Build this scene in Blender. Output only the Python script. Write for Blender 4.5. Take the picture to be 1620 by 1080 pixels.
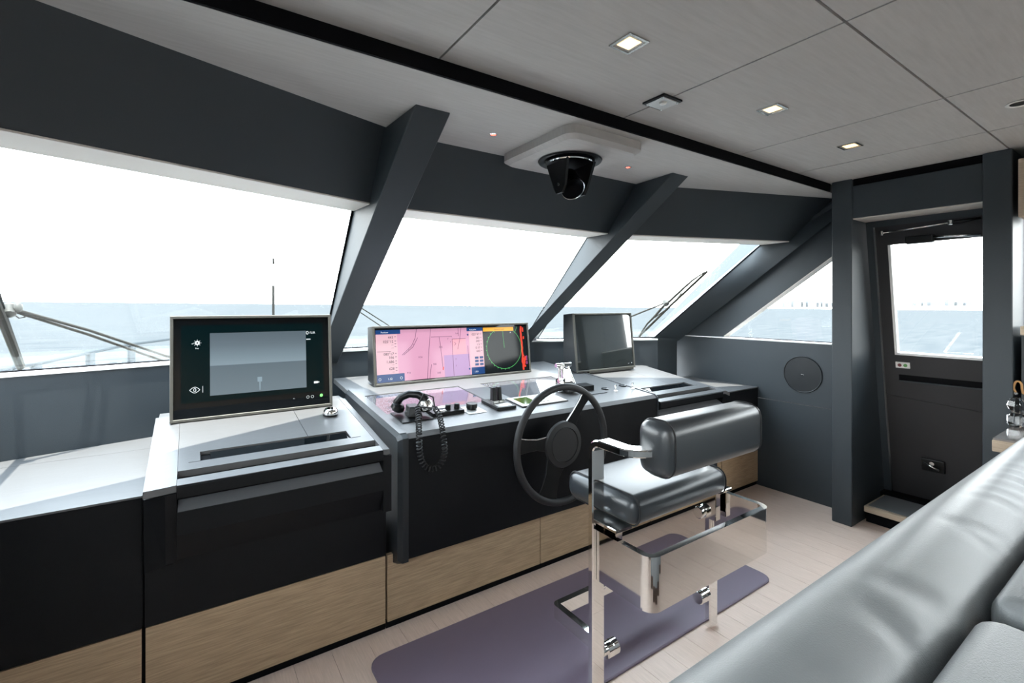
import bpy, bmesh, math, random
from mathutils import Vector, Matrix
random.seed(4)
for o in list(bpy.data.objects): bpy.data.objects.remove(o)
SC = bpy.context.scene
COL = SC.collection

# ------------------------------------------------------------------ camera
F_PX, CX, HY, EYE = 752.0, 810.0, 484.0, 1.32
YAW = math.atan(510 / F_PX)                       # heading to starboard of the bow
cam_d = bpy.data.cameras.new('camera'); cam_d.sensor_width = 36.0
cam_d.lens = 36.0 * F_PX / 1620.0
cam_d.shift_y = (HY - 540.0) / 1620.0
cam_d.clip_start = 0.03; cam_d.clip_end = 60000
cam = bpy.data.objects.new('camera', cam_d); COL.objects.link(cam)
cam.location = (0, 0, EYE); cam.rotation_euler = (math.pi / 2, 0, -YAW)
SC.camera = cam

# ------------------------------------------------------------------ sky, sun, exposure
wd = bpy.data.worlds.new('hazy_sky'); SC.world = wd; wd.use_nodes = True
wn = wd.node_tree.nodes; wl = wd.node_tree.links; wn.clear()
w_out = wn.new('ShaderNodeOutputWorld'); w_bg = wn.new('ShaderNodeBackground')
w_tc = wn.new('ShaderNodeTexCoord'); w_sep = wn.new('ShaderNodeSeparateXYZ'); w_ramp = wn.new('ShaderNodeValToRGB')
wl.new(w_tc.outputs['Generated'], w_sep.inputs[0]); wl.new(w_sep.outputs['Z'], w_ramp.inputs[0])
w_ramp.color_ramp.elements[0].position = 0.0; w_ramp.color_ramp.elements[0].color = (1.0, 0.985, 0.96, 1)
w_ramp.color_ramp.elements[1].position = 0.75; w_ramp.color_ramp.elements[1].color = (0.74, 0.87, 1.0, 1)
wl.new(w_ramp.outputs[0], w_bg.inputs['Color']); wl.new(w_bg.outputs[0], w_out.inputs[0])
w_bg.inputs['Strength'].default_value = 13.0
sun_d = bpy.data.lights.new('sun', 'SUN'); sun_d.energy = 15.0; sun_d.angle = math.radians(0.6); sun_d.color = (1.0, 0.95, 0.87)
sun = bpy.data.objects.new('sun', sun_d); COL.objects.link(sun); sun.location = (0, 0, 20)
sun.rotation_euler = Vector((0.04, 0.08, -1.0)).to_track_quat('-Z', 'Y').to_euler()
vs = SC.view_settings
vs.view_transform = 'Standard'; vs.look = 'None'; vs.exposure = 0.0; vs.gamma = 1.0; vs.use_curve_mapping = False

# ------------------------------------------------------------------ pixel -> place helpers
DV = Vector((math.sin(YAW), math.cos(YAW), 0)); RV = Vector((math.cos(YAW), -math.sin(YAW), 0)); CV = Vector((0, 0, EYE))
def ray(px, py): return DV + (px - CX) / F_PX * RV + Vector((0, 0, (HY - py) / F_PX))
def on_plane(px, py, P, n):
    v = ray(px, py); return CV + v * ((Vector(P) - CV).dot(n) / v.dot(n))
def on_z(px, py, z): return on_plane(px, py, (0, 0, z), Vector((0, 0, 1)))
def on_x(px, py, x): return on_plane(px, py, (x, 0, 0), Vector((1, 0, 0)))
def on_y(px, py, y): return on_plane(px, py, (0, y, 0), Vector((0, 1, 0)))

# ------------------------------------------------------------------ materials
MAT = {}
def mat(name, color, rough=0.5, metal=0.0, spec=0.5, bump=None, emis=None, coat=0.0, var=None, stretch=(1, 1, 1)):
    m = bpy.data.materials.new(name); m.use_nodes = True
    nt = m.node_tree; b = nt.nodes['Principled BSDF']
    b.inputs['Base Color'].default_value = (*color, 1); b.inputs['Roughness'].default_value = rough
    b.inputs['Metallic'].default_value = metal; b.inputs['Specular IOR Level'].default_value = spec
    b.inputs['Coat Weight'].default_value = coat; b.inputs['Coat Roughness'].default_value = 0.08
    if emis:
        b.inputs['Emission Color'].default_value = (*emis[0], 1); b.inputs['Emission Strength'].default_value = emis[1]
    if bump or var:
        tc = nt.nodes.new('ShaderNodeTexCoord'); mp = nt.nodes.new('ShaderNodeMapping')
        mp.inputs['Scale'].default_value = stretch
        nt.links.new(tc.outputs['Object'], mp.inputs[0])
    if bump:
        n = nt.nodes.new('ShaderNodeTexNoise'); n.inputs['Scale'].default_value = bump[0]; n.inputs['Detail'].default_value = 4
        bp = nt.nodes.new('ShaderNodeBump'); bp.inputs['Strength'].default_value = bump[1]; bp.inputs['Distance'].default_value = 0.002
        nt.links.new(mp.outputs[0], n.inputs['Vector']); nt.links.new(n.outputs['Fac'], bp.inputs['Height'])
        nt.links.new(bp.outputs[0], b.inputs['Normal'])
    if var:
        n2 = nt.nodes.new('ShaderNodeTexNoise'); n2.inputs['Scale'].default_value = var[0]; n2.inputs['Detail'].default_value = 6
        rp = nt.nodes.new('ShaderNodeValToRGB')
        rp.color_ramp.elements[0].position = 0.3; rp.color_ramp.elements[1].position = 0.7
        rp.color_ramp.elements[0].color = (*var[1], 1); rp.color_ramp.elements[1].color = (*color, 1)
        nt.links.new(mp.outputs[0], n2.inputs['Vector']); nt.links.new(n2.outputs['Fac'], rp.inputs[0])
        nt.links.new(rp.outputs[0], b.inputs['Base Color'])
    MAT[name] = m
    return m
def glass_mat(name, tint=(0.96, 0.98, 0.98)):
    m = bpy.data.materials.new(name); m.use_nodes = True; nt = m.node_tree; nt.nodes.clear()
    o = nt.nodes.new('ShaderNodeOutputMaterial'); mx = nt.nodes.new('ShaderNodeMixShader')
    t = nt.nodes.new('ShaderNodeBsdfTransparent'); g = nt.nodes.new('ShaderNodeBsdfGlossy'); lw = nt.nodes.new('ShaderNodeLayerWeight'); lw.inputs[0].default_value = 0.5
    pw_ = nt.nodes.new('ShaderNodeMath'); pw_.operation = 'POWER'; pw_.inputs[1].default_value = 5.0
    fr = nt.nodes.new('ShaderNodeMath'); fr.operation = 'MULTIPLY_ADD'; fr.inputs[1].default_value = 0.8; fr.inputs[2].default_value = 0.025
    nt.links.new(lw.outputs['Facing'], pw_.inputs[0]); nt.links.new(pw_.outputs[0], fr.inputs[0])
    t.inputs[0].default_value = (*tint, 1); g.inputs['Roughness'].default_value = 0.0
    nt.links.new(fr.outputs[0], mx.inputs[0]); nt.links.new(t.outputs[0], mx.inputs[1]); nt.links.new(g.outputs[0], mx.inputs[2])
    nt.links.new(mx.outputs[0], o.inputs[0]); MAT[name] = m
    return m
mat('slate', (0.034, 0.043, 0.050), 0.5, spec=0.4, bump=(420, 0.35))
mat('lit_lining', (0.70, 0.65, 0.60), 0.7, spec=0.2, bump=(300, 0.2))  # undersides by the glass: window light put into the paler colour
mat('door_grey', (0.030, 0.029, 0.031), 0.5, spec=0.35, bump=(420, 0.3))
mat('slate_dark', (0.012, 0.015, 0.018), 0.45, spec=0.4, bump=(420, 0.3))
mat('ceiling', (0.50, 0.48, 0.46), 0.75, spec=0.25, bump=(160, 0.25), stretch=(0.25, 3, 1), var=(30, (0.45, 0.43, 0.41)))
mat('gap_black', (0.004, 0.004, 0.005), 0.8, spec=0.1)
mat('console_top', (0.118, 0.117, 0.118), 0.36, spec=0.5, bump=(300, 0.12), stretch=(0.2, 2, 1), var=(60, (0.105, 0.104, 0.105)))
mat('console_black', (0.0045, 0.005, 0.006), 0.5, spec=0.2, bump=(500, 0.3))
mat('groove_lit', (0.28, 0.285, 0.30), 0.25, metal=0.5)  # ledge colour brightened to carry the window highlight in the groove
mat('satin_black', (0.006, 0.0065, 0.007), 0.32, spec=0.25)
mat('lens_black', (0.002, 0.002, 0.003), 0.45, spec=0.06)
mat('rubber', (0.012, 0.012, 0.013), 0.55, spec=0.4, bump=(600, 0.2))
mat('oak_veneer', (0.54, 0.385, 0.240), 0.5, spec=0.35, bump=(60, 0.2), stretch=(1.2, 30, 30), var=(9, (0.35, 0.245, 0.15)))
mat('oak_floor', (0.78, 0.60, 0.50), 0.42, spec=0.4, bump=(40, 0.12), stretch=(25, 1.5, 1), var=(8, (0.68, 0.515, 0.42)))
mat('mat_purple', (0.19, 0.145, 0.19), 0.45, spec=0.45, bump=(500, 0.25))
mat('leather', (0.024, 0.028, 0.032), 0.30, spec=0.6, bump=(380, 0.2))
mat('sofa_leather', (0.17, 0.18, 0.185), 0.38, spec=0.5, bump=(450, 0.25))
mat('sofa_shell', (0.06, 0.035, 0.025), 0.5)
mat('chrome', (0.86, 0.85, 0.83), 0.04, metal=1.0)
mat('steel', (0.62, 0.62, 0.60), 0.22, metal=1.0)
mat('bezel', (0.085, 0.082, 0.072), 0.4, metal=0.3, bump=(300, 0.2), stretch=(1, 10, 10))
mat('screen_glass', (0.004, 0.005, 0.006), 0.03, spec=0.25)
mat('flush_glass', (0.50, 0.49, 0.52), 0.05, metal=0.8, spec=0.5)
mat('screen_right', (0.02, 0.024, 0.024), 0.02, spec=1.0, coat=1.0)
mat('wood_pale', (0.55, 0.44, 0.33), 0.5, bump=(60, 0.2), stretch=(1, 1, 20), var=(12, (0.42, 0.33, 0.24)))
mat('white_plastic', (0.75, 0.74, 0.70), 0.4)
mat('brushed_plate', (0.55, 0.54, 0.52), 0.35, metal=0.6)
mat('lamp_warm', (1, 0.8, 0.5), 0.5, emis=((1.0, 0.66, 0.30), 2.6))
mat('lamp_red', (0.6, 0.05, 0.03), 0.4, emis=((1.0, 0.10, 0.06), 5.0))
mat('led_green', (0.1, 0.6, 0.1), 0.4, emis=((0.25, 1.0, 0.2), 1.0))
mat('mark_red', (0.16, 0.04, 0.04), 0.5)
mat('mark_green', (0.10, 0.28, 0.08), 0.5)
mat('painted_white', (0.80, 0.80, 0.78), 0.4)
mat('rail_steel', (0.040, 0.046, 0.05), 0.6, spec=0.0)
mat('hull_white', (0.75, 0.75, 0.74), 0.4)
mat('wiper_metal', (0.022, 0.020, 0.016), 0.6, metal=0.0, spec=0.1)
mat('wiper_steel', (0.05, 0.048, 0.042), 0.5, spec=0.2)
mat('antenna_dark', (0.006, 0.006, 0.005), 0.6, spec=0.1)
mat('far_ship', (0.045, 0.05, 0.055), 0.8, spec=0.0)  # distance haze is put into this flat colour
mat('far_city', (0.18, 0.185, 0.187), 0.9, spec=0.0)  # pale because the haze over the shore is painted into it
mat('tan_leather', (0.45, 0.24, 0.09), 0.5)
mat('polished_top', (0.30, 0.27, 0.255), 0.06, spec=0.7, coat=0.6)
mat('grey_fabric', (0.20, 0.21, 0.22), 0.8)
glass_mat('window_glass')
cm = mat('crystal', (0.95, 0.97, 1.0), 0.0); cm.node_tree.nodes['Principled BSDF'].inputs['Transmission Weight'].default_value = 1.0
def emit(name, color, s=1.0):
    return mat(name, tuple(c * 0.25 for c in color), 0.08, emis=(color, s), spec=0.15)
emit('px_pink', (0.62, 0.31, 0.44), 0.8); emit('px_lilac', (0.43, 0.26, 0.48), 0.75); emit('px_rose', (0.74, 0.33, 0.40), 0.8)
emit('px_panel', (0.66, 0.40, 0.46), 0.85); emit('px_navy', (0.012, 0.05, 0.17), 0.9); emit('px_ink', (0.03, 0.015, 0.03), 0.3)
emit('px_line', (0.20, 0.08, 0.17), 0.5); emit('px_dark', (0.008, 0.012, 0.014), 0.6); emit('px_green', (0.10, 0.48, 0.14), 0.9)
emit('px_orange', (0.80, 0.36, 0.02), 0.9); emit('px_red', (0.72, 0.06, 0.035), 0.8); emit('px_white', (0.75, 0.80, 0.82), 0.9)
emit('px_thermal_hi', (0.22, 0.29, 0.335), 0.9); emit('px_blue', (0.03, 0.09, 0.26), 0.8)
emit('px_teal', (0.002, 0.010, 0.012), 0.6); emit('px_magenta', (0.32, 0.06, 0.20), 0.6)
# thermal picture: the sky of the live image brightens towards its own horizon
def thermal():
    m = mat('px_thermal', (0.02, 0.024, 0.028), 0.08, spec=0.15); nt = m.node_tree; b = nt.nodes['Principled BSDF']
    tc = nt.nodes.new('ShaderNodeTexCoord'); sp = nt.nodes.new('ShaderNodeSeparateXYZ'); rp = nt.nodes.new('ShaderNodeValToRGB')
    nt.links.new(tc.outputs['Generated'], sp.inputs[0]); nt.links.new(sp.outputs['Z'], rp.inputs[0])
    e = rp.color_ramp.elements; e[0].position = 0.0; e[0].color = (0.16, 0.21, 0.24, 1); e[1].position = 1.0; e[1].color = (0.085, 0.115, 0.135, 1)
    for p, c in ((0.44, (0.115, 0.155, 0.18, 1)), (0.47, (0.11, 0.15, 0.175, 1)), (0.48, (0.25, 0.33, 0.38, 1)), (0.60, (0.20, 0.27, 0.31, 1)), (0.8, (0.12, 0.16, 0.19, 1))):
        n = e.new(p); n.color = c
    nt.links.new(rp.outputs[0], b.inputs['Emission Color']); b.inputs['Emission Strength'].default_value = 0.9
thermal()

# ------------------------------------------------------------------ object helpers
WM = {}
def reg(o, parent=None, local=False):
    COL.objects.link(o)
    if parent is not None:
        o.parent = parent
        pw = WM[parent.name]
        if local: o.matrix_parent_inverse = Matrix.Identity(4); WM[o.name] = pw.copy()
        else: o.matrix_parent_inverse = pw.inverted(); WM[o.name] = Matrix.Identity(4)
    else: WM[o.name] = Matrix.Identity(4)
    return o
def thing(name, label, cat, loc=(0, 0, 0), group=None, M=None):
    o = bpy.data.objects.new(name, None); COL.objects.link(o)
    o.empty_display_size = 0.05
    o.matrix_world = M if M is not None else Matrix.Translation(loc)
    WM[o.name] = o.matrix_world.copy() if M is None else M.copy()
    return tag(o, label, cat, group)
def tag(o, label, cat, group=None):
    o['label'] = label; o['category'] = cat
    if group: o['group'] = group
    return o
def struct(o): o['kind'] = 'structure'; return o
def finish(bm, name, m, parent=None, local=False, smooth=False, bev=0.0, seg=2):
    if bev > 0:
        bmesh.ops.bevel(bm, geom=[e for e in bm.edges], offset=bev, segments=seg, affect='EDGES', profile=0.5, clamp_overlap=True)
    bmesh.ops.recalc_face_normals(bm, faces=bm.faces)
    if smooth:
        for e in bm.edges:
            if len(e.link_faces) == 2 and e.calc_face_angle(0.0) > 0.7: e.smooth = False
    me = bpy.data.meshes.new(name); bm.to_mesh(me); bm.free()
    if isinstance(m, str): m = MAT[m]
    me.materials.append(m)
    if smooth:
        for p in me.polygons: p.use_smooth = True
    elif bev > 0 and seg > 2:
        for p in me.polygons: p.use_smooth = True
    return reg(bpy.data.objects.new(name, me), parent, local)
def mesh(name, V, Fc, m, parent=None, **k):
    bm = bmesh.new(); vs_ = [bm.verts.new(v) for v in V]
    for f in Fc: bm.faces.new([vs_[i] for i in f])
    return finish(bm, name, m, parent, **k)
def hexa(name, b, t, m, parent=None, **k):          # two quads of 4 points: bottom ring, top ring
    V = list(b) + list(t); n = len(b)
    Fc = [tuple(range(n - 1, -1, -1)), tuple(range(n, 2 * n))] + [(i, (i + 1) % n, n + (i + 1) % n, n + i) for i in range(n)]
    return mesh(name, V, Fc, m, parent, **k)
def box(name, xr, yr, zr, m, parent=None, **k):
    (x0, x1), (y0, y1), (z0, z1) = xr, yr, zr
    return hexa(name, [(x0, y0, z0), (x1, y0, z0), (x1, y1, z0), (x0, y1, z0)], [(x0, y0, z1), (x1, y0, z1), (x1, y1, z1), (x0, y1, z1)], m, parent, **k)
def prism(name, poly, vec, m, parent=None, **k):
    v = Vector(vec); P = [Vector(p) for p in poly]
    return hexa(name, P, [p + v for p in P], m, parent, **k)
def prof_x(name, yz, x0, x1, m, parent=None, **k):   # YZ profile pulled along X
    return prism(name, [(x0, y, z) for y, z in yz], (x1 - x0, 0, 0), m, parent, **k)
def loft(name, rings, m, parent=None, caps=True, close=False, smooth=True, **k):
    bm = bmesh.new(); R = [[bm.verts.new(p) for p in r] for r in rings]; n = len(R[0])
    L = len(R)
    for i in range(L if close else L - 1):
        a, b = R[i], R[(i + 1) % L]
        for j in range(n): bm.faces.new((a[j], a[(j + 1) % n], b[(j + 1) % n], b[j]))
    if caps and not close:
        bm.faces.new(R[0][::-1]); bm.faces.new(R[-1])
    return finish(bm, name, m, parent, smooth=smooth, **k)
def tube(name, pts, r, m, parent=None, n=8, close=False, **k):
    P = [Vector(p) for p in pts]; rings = []; up = None
    for i, p in enumerate(P):
        if close: t = (P[(i + 1) % len(P)] - P[i - 1])
        else: t = P[min(i + 1, len(P) - 1)] - P[max(i - 1, 0)]
        t.normalize()
        if up is None: up = t.orthogonal().normalized()
        else: up = (up - t * up.dot(t)).normalized()
        s = t.cross(up)
        rr = r[i] if isinstance(r, (list, tuple)) else r
        rings.append([p + rr * (math.cos(a) * up + math.sin(a) * s) for a in [2 * math.pi * j / n for j in range(n)]])
    return loft(name, rings, m, parent, close=close, **k)
def lathe(name, prof, origin, axis, m, parent=None, n=24, **k):  # prof: (radius, distance along axis)
    ax = Vector(axis).normalized(); u = ax.orthogonal().normalized(); w = ax.cross(u); O = Vector(origin)
    rings = [[O + ax * h + max(r, 1e-4) * (math.cos(a) * u + math.sin(a) * w) for a in [2 * math.pi * j / n for j in range(n)]] for r, h in prof]
    return loft(name, rings, m, parent, **k)
def bar(name, pts, wid, width, thick, m, parent=None, **k):   # flat bar: wid[i] = width direction at each point
    rings = []; P = [Vector(p) for p in pts]
    for i, p in enumerate(P):
        t = (P[min(i + 1, len(P) - 1)] - P[max(i - 1, 0)]).normalized()
        w = Vector(wid[i]).normalized(); th = t.cross(w).normalized(); a, b = w * width / 2, th * thick / 2; c = 0.86
        rings.append([p + a * c + b, p + a + b * c * 0.8, p + a - b * c * 0.8, p + a * c - b, p - a * c - b, p - a - b * c * 0.8, p - a + b * c * 0.8, p - a * c + b])
    return loft(name, rings, m, parent, smooth=False, **k)
def arc(c, r, a0, a1, n, u, w):
    c, u, w = Vector(c), Vector(u), Vector(w)
    return [c + r * (math.cos(a) * u + math.sin(a) * w) for a in [a0 + (a1 - a0) * i / n for i in range(n + 1)]]
def text(name, s, h, M, m, parent, align='LEFT', local=True):   # flat lettering
    cu = bpy.data.curves.new('lettering', 'FONT'); cu.body = s; cu.size = h; cu.align_x = align; cu.fill_mode = 'FRONT'; cu.resolution_u = 2
    to = bpy.data.objects.new('lettering', cu); COL.objects.link(to)
    dg = bpy.context.evaluated_depsgraph_get(); me = bpy.data.meshes.new_from_object(to.evaluated_get(dg))
    bpy.data.objects.remove(to); bpy.data.curves.remove(cu)
    me.transform(M); me.materials.clear(); me.materials.append(MAT[m]); me.name = name
    return reg(bpy.data.objects.new(name, me), parent, local)

# ================================================================== STRUCTURE
CL = 1.47                                           # centreline of the boat
# ---- floor planks running fore and aft
floor = struct(box('floor', (-0.75, 3.9), (-2.6, 2.2), (-0.06, -0.012), 'gap_black'))
pw = 0.132; x = -0.74; i = 0; plank_me = {}
while x < 3.85:
    cuts = [-2.6, random.uniform(-1.3, -0.5), random.uniform(0.2, 0.9), 2.0]
    for a, b in zip(cuts[:-1], cuts[1:]):
        box('plank', (x + 0.0006, x + pw - 0.0006), (a + 0.0006, b - 0.0006), (-0.012, 0.0), 'oak_floor', floor)
    x += pw; i += 1

# ---- ceiling panels with dark joints
ceil_o = struct(box('ceiling', (-0.75, 3.75), (-2.6, 1.40), (2.094, 2.16), 'gap_black'))
xs = [-0.75, -0.18, 0.636, 1.452, 2.285, 2.88, 3.52]; ys = [-2.6, -1.85, -1.05, -0.25, 0.552, 1.345]
for a, b in zip(xs[:-1], xs[1:]):
    for c, d in zip(ys[:-1], ys[1:]):
        box('ceiling_panel', (a + 0.0036, b - 0.0036), (c + 0.0036, d - 0.0036), (2.08, 2.094), 'ceiling', ceil_o)
# ---- the lowered soffit above the windscreen with its dark riser
T1 = [(-1.0, 1.303), (0.77, 1.885), (2.17, 1.885), (3.56, 1.392)]
soff = struct(prism('trim_1', [(-0.87, 1.345, 2.03), (-0.87, 1.352, 2.03), (0.77, 1.893, 2.03), (2.17, 1.893, 2.03), (3.56, 1.40, 2.03), (3.56, 1.345, 2.03)], (0, 0, 0.07), 'ceiling'))
struct(box('trim_2', (-0.75, 3.30), (1.335, 1.3445), (2.031, 2.0795), 'gap_black'))

# ---- header fascias over the windows (three facets) and the brow outside
def off(p, q, k, d):                                  # outward offset of a facet's end points
    t = Vector((q[0] - p[0], q[1] - p[1], 0)).normalized(); n = Vector((-t.y, t.x, 0)); return Vector((k[0], k[1], 0)) + n * d
B1 = [(-1.066, 1.50), (0.74, 2.095), (2.20, 2.095), (3.60, 1.600)]
G1 = [(-1.13, 1.69), (0.71, 2.296), (2.23, 2.296), (3.66, 1.791)]
S1 = [(-1.20, 2.505), (0.70, 2.98), (2.20, 2.98), (3.66, 2.330)]
ZB, ZG, ZS = 1.772, 1.774, 1.062
for k in range(3):
    rings = []
    for e in (k, k + 1):
        (tx, ty), (bx_, by), (gx, gy) = T1[e], B1[e], G1[e]
        rings.append([(tx, ty, 2.03), (bx_, by, ZB), (gx, gy, ZG), (gx, gy, ZG + 0.05), (tx, ty + 0.08, 2.12)])
    struct(loft('trim_%d' % (3 + k), rings, 'slate', smooth=False))
    # header underside strip, window light put into its pale colour
    a, b, c, d = B1[k], B1[k + 1], G1[k + 1], G1[k]
    struct(prism('trim_%d' % (6 + k), [(a[0], a[1] + 0.002, ZB - 0.001), (b[0], b[1] + 0.002, ZB - 0.001), (c[0], c[1] - 0.002, ZG - 0.001), (d[0], d[1] - 0.002, ZG - 0.001)], (0, 0, -0.006), 'lit_lining'))

# ---- lower front wall under the windows, three facets, with sill caps
wf = struct(bpy.data.objects.new('wall_front', None)); COL.objects.link(wf); WM[wf.name] = Matrix.Identity(4)
Send = [(-1.20, 2.505), (0.70, 2.98), (2.20, 2.98), (3.145, 2.56)]
def inward(k, d):
    p, q = Send[k], Send[k + 1]; t = Vector((q[0] - p[0], q[1] - p[1], 0)).normalized(); return Vector((t.y, -t.x, 0)) * d
for k in range(3):
    p, q = Send[k], Send[k + 1]; n = inward(k, 0.05)
    A, Bp = Vector((p[0], p[1], 0.55)), Vector((q[0], q[1], 0.55))
    hexa('wall_panel', [A + n, Bp + n, Bp - n * 2, A - n * 2], [v + Vector((0, 0, 0.495)) for v in (A + n, Bp + n, Bp - n * 2, A - n * 2)], 'slate', wf)
    hexa('sill_cap', [v + Vector((0, 0, 0.4955)) for v in (A + n * 1.1, Bp + n * 1.1, Bp - n * 2, A - n * 2)], [v + Vector((0, 0, 0.506)) for v in (A + n * 1.1, Bp + n * 1.1, Bp - n * 2, A - n * 2)], 'painted_white', wf)

# ---- windscreen glass with black gaskets
glass_plane = []
def win(name, quad, n_out):
    w = struct(prism(name, quad, n_out * 0.012, 'window_glass'))
    for i in range(len(quad)):
        a, b = Vector(quad[i]), Vector(quad[(i + 1) % len(quad)])
        c = sum((Vector(q) for q in quad), Vector()) / len(quad)
        ia, ib = a + (c - a).normalized() * 0.012, b + (c - b).normalized() * 0.012
        prism('gasket', [a, b, ib, ia], -n_out * 0.004, 'gap_black', w)
    return w
for k in range(3):
    s0, s1, g0, g1 = S1[k], S1[k + 1], G1[k], G1[k + 1]
    if k == 0: s1, g1 = (0.66, 2.97), (0.64, 2.273)
    if k == 1: s0, s1, g0, g1 = (0.74, 2.98), (2.14, 2.98), (0.78, 2.296), (2.16, 2.296)
    if k == 2: s0, g0 = (2.24, 2.962), (2.27, 2.282); s1 = (3.145, 2.56); g1 = (3.472, 1.858)
    q = [Vector((s0[0], s0[1], ZS)), Vector((s1[0], s1[1], ZS)), Vector((g1[0], g1[1], ZG)), Vector((g0[0], g0[1], ZG))]
    n = (q[1] - q[0]).cross(q[3] - q[0]).normalized()
    if n.y < 0: n = -n
    glass_plane.append((q[0], n))
    win('window_%d' % (k + 1), q, n)

# ---- raked mullions between the windows
def mullion(name, L_top, R_top, L_low, R_low, gl_top, gr_top, gl_low, gr_low):
    low = [L_low, R_low, gr_low, gl_low]; top = [L_top, R_top, gr_top, gl_top]
    return struct(hexa(name, low, top, 'slate', bev=0.004, seg=1))
def ext(a, b, z):
    a, b = Vector(a), Vector(b); s = (z - a.z) / (b.z - a.z); return a + (b - a) * s
m1L = ((0.657, 1.573, 2.03), (0.623, 2.48, 1.325)); m1R = ((0.796, 1.573, 2.03), (0.751, 2.48, 1.325))
g1l = ((0.66, 2.985, 1.05), (0.64, 2.285, 1.774)); g1r = ((0.745, 2.99, 1.05), (0.785, 2.30, 1.774))
mullion('trim_9', ext(*m1L, 2.031), ext(*m1R, 2.031), ext(*m1L, 0.98), ext(*m1R, 0.98), ext(*g1l, 2.031), ext(*g1r, 2.031), ext(*g1l, 0.98), ext(*g1r, 0.98))
m2L = ((2.128, 1.613, 2.03), (2.000, 2.653, 1.21)); m2R = ((2.264, 1.613, 2.03), (2.129, 2.653, 1.21))
g2l = ((2.135, 2.99, 1.05), (2.155, 2.30, 1.774)); g2r = ((2.245, 2.97, 1.05), (2.275, 2.29, 1.774))
mullion('trim_10', ext(*m2L, 2.031), ext(*m2R, 2.031), ext(*m2L, 0.98), ext(*m2R, 0.98), ext(*g2l, 2.031), ext(*g2r, 2.031), ext(*g2l, 0.98), ext(*g2r, 0.98))
# starboard corner mullion: from the third window's edge to the side wall
e_in = ((3.440, 2.505, 1.06), (3.440, 1.521, 1.772)); e_gl = ((3.145, 2.56, 1.06), (3.472, 1.858, 1.772))
lo, hi = 0.94, 2.03
rings = []
for i in range(25):
    z = lo + (hi - lo) * i / 24; f = i / 24
    rings.append([ext(*e_gl, z), ext(*e_in, z), ext(*e_in, z) + Vector((0.039, 0.03, 0)), ext(*e_gl, z) + Vector((0.30 - 0.2 * f, 0.30, 0))])
struct(loft('trim_11', [[r_[0] + Vector((0.01, 0.012, 0)), r_[1] + Vector((0.002, 0.012, 0)), r_[2], r_[3]] for r_ in (rings[0], rings[-1])], 'slate', smooth=False))
struct(mesh('trim_18', [p for r_ in rings for p in (r_[0], r_[0].lerp(r_[1], 0.33), r_[0].lerp(r_[1], 0.67), r_[1])], [(4 * i + j, 4 * i + j + 1, 4 * i + j + 5, 4 * i + j + 4) for i in range(24) for j in range(3)], 'slate', smooth=True))
struct(prism('trim_12', [(3.12, 2.56, 0.72), (3.395, 2.53, 0.72), (3.395, 2.60, 0.72), (3.145, 2.64, 0.72)], (0, 0, 0.35), 'slate', bev=0.003, seg=1))

# ---- starboard wall with the triangular side window
XW = 3.48
wr = struct(prism('wall_right', [(XW, 1.25, 0.0), (XW, 2.75, 0.0), (XW, 2.75, 0.642), (XW, 1.25, 0.642)], (0.08, 0, 0), 'slate'))
prism('wall_panel', [(XW, 1.25, 0.646), (XW, 2.75, 0.646), (XW, 2.75, 1.066), (XW, 1.25, 1.066)], (0.08, 0, 0), 'slate', wr)
prism('wall_panel', [(XW, 1.25, 1.755), (XW, 2.172, 1.078), (XW, 2.75, 1.066), (XW, 2.75, 1.2), (XW, 1.25, 2.08)], (0.08, 0, 0), 'slate', wr)
prism('sill_cap', [(XW - 0.002, 1.25, 1.0665), (XW - 0.002, 2.17, 1.0665), (XW - 0.002, 2.17, 1.075), (XW - 0.002, 1.25, 1.075)], (0.08, 0, 0), 'painted_white', wr)
prism('reveal', [(XW + 0.001, 1.25, 1.7548), (XW + 0.001, 2.160, 1.0867), (XW + 0.001, 2.160, 1.0807), (XW + 0.001, 1.25, 1.7488)], (0.075, 0, 0), 'lit_lining', wr)
win('window_4', [Vector((XW + 0.06, 1.25, 1.072)), Vector((XW + 0.06, 2.172, 1.078)), Vector((XW + 0.06, 1.25, 1.752))], Vector((1, 0, 0)))
sp = thing('wall_speaker', 'round flush loudspeaker grille set in the slate side wall below the triangular window', 'speaker', (XW, 1.579, 0.852))
lathe('rim', [(0.122, 0.0), (0.1255, 0.004), (0.122, 0.007), (0.118, 0.004)], (XW, 1.579, 0.852), (-1, 0, 0), 'slate_dark', sp, n=48, close=True)
lathe('grille', [(0.1185, -0.002), (0.1185, 0.003), (0.001, 0.0045)], (XW, 1.579, 0.852), (-1, 0, 0), 'slate_dark', sp, n=48, smooth=False)
box('badge', (XW - 0.0062, XW - 0.004), (1.569, 1.589), (0.850, 0.854), 'steel', sp)

# ---- door bay: columns, header, side door leaning with the house side
struct(box('trim_13', (3.27, 3.86), (1.209, 1.317), (0.0, 2.079), 'slate', bev=0.004, seg=1))
struct(box('trim_14', (3.27, 3.86), (0.54, 0.645), (0.0, 2.079), 'slate', bev=0.004, seg=1))
struct(box('trim_15', (3.274, 3.60), (0.645, 1.209), (1.843, 2.035), 'slate', bev=0.003, seg=1))
struct(box('trim_16', (3.29, 3.60), (0.645, 1.209), (2.035, 2.079), 'gap_black'))
struct(box('trim_17', (3.282, 3.47), (0.647, 1.207), (1.836, 1.843), 'lit_lining'))
def DX(z, o=0.0): return 3.457 + 0.175 * (1.845 - z) + o
DN = Vector((1, 0, 0.175)).normalized()
def on_door(px, py, o=0.0): return on_plane(px, py, (DX(1.0, o), 0, 1.0), DN)
def door_slab(name, yz, m, parent, o0, o1, **k):
    return prism(name, [(DX(z, o0), y, z) for y, z in yz], DN * (o1 - o0), m, parent, **k)
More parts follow.
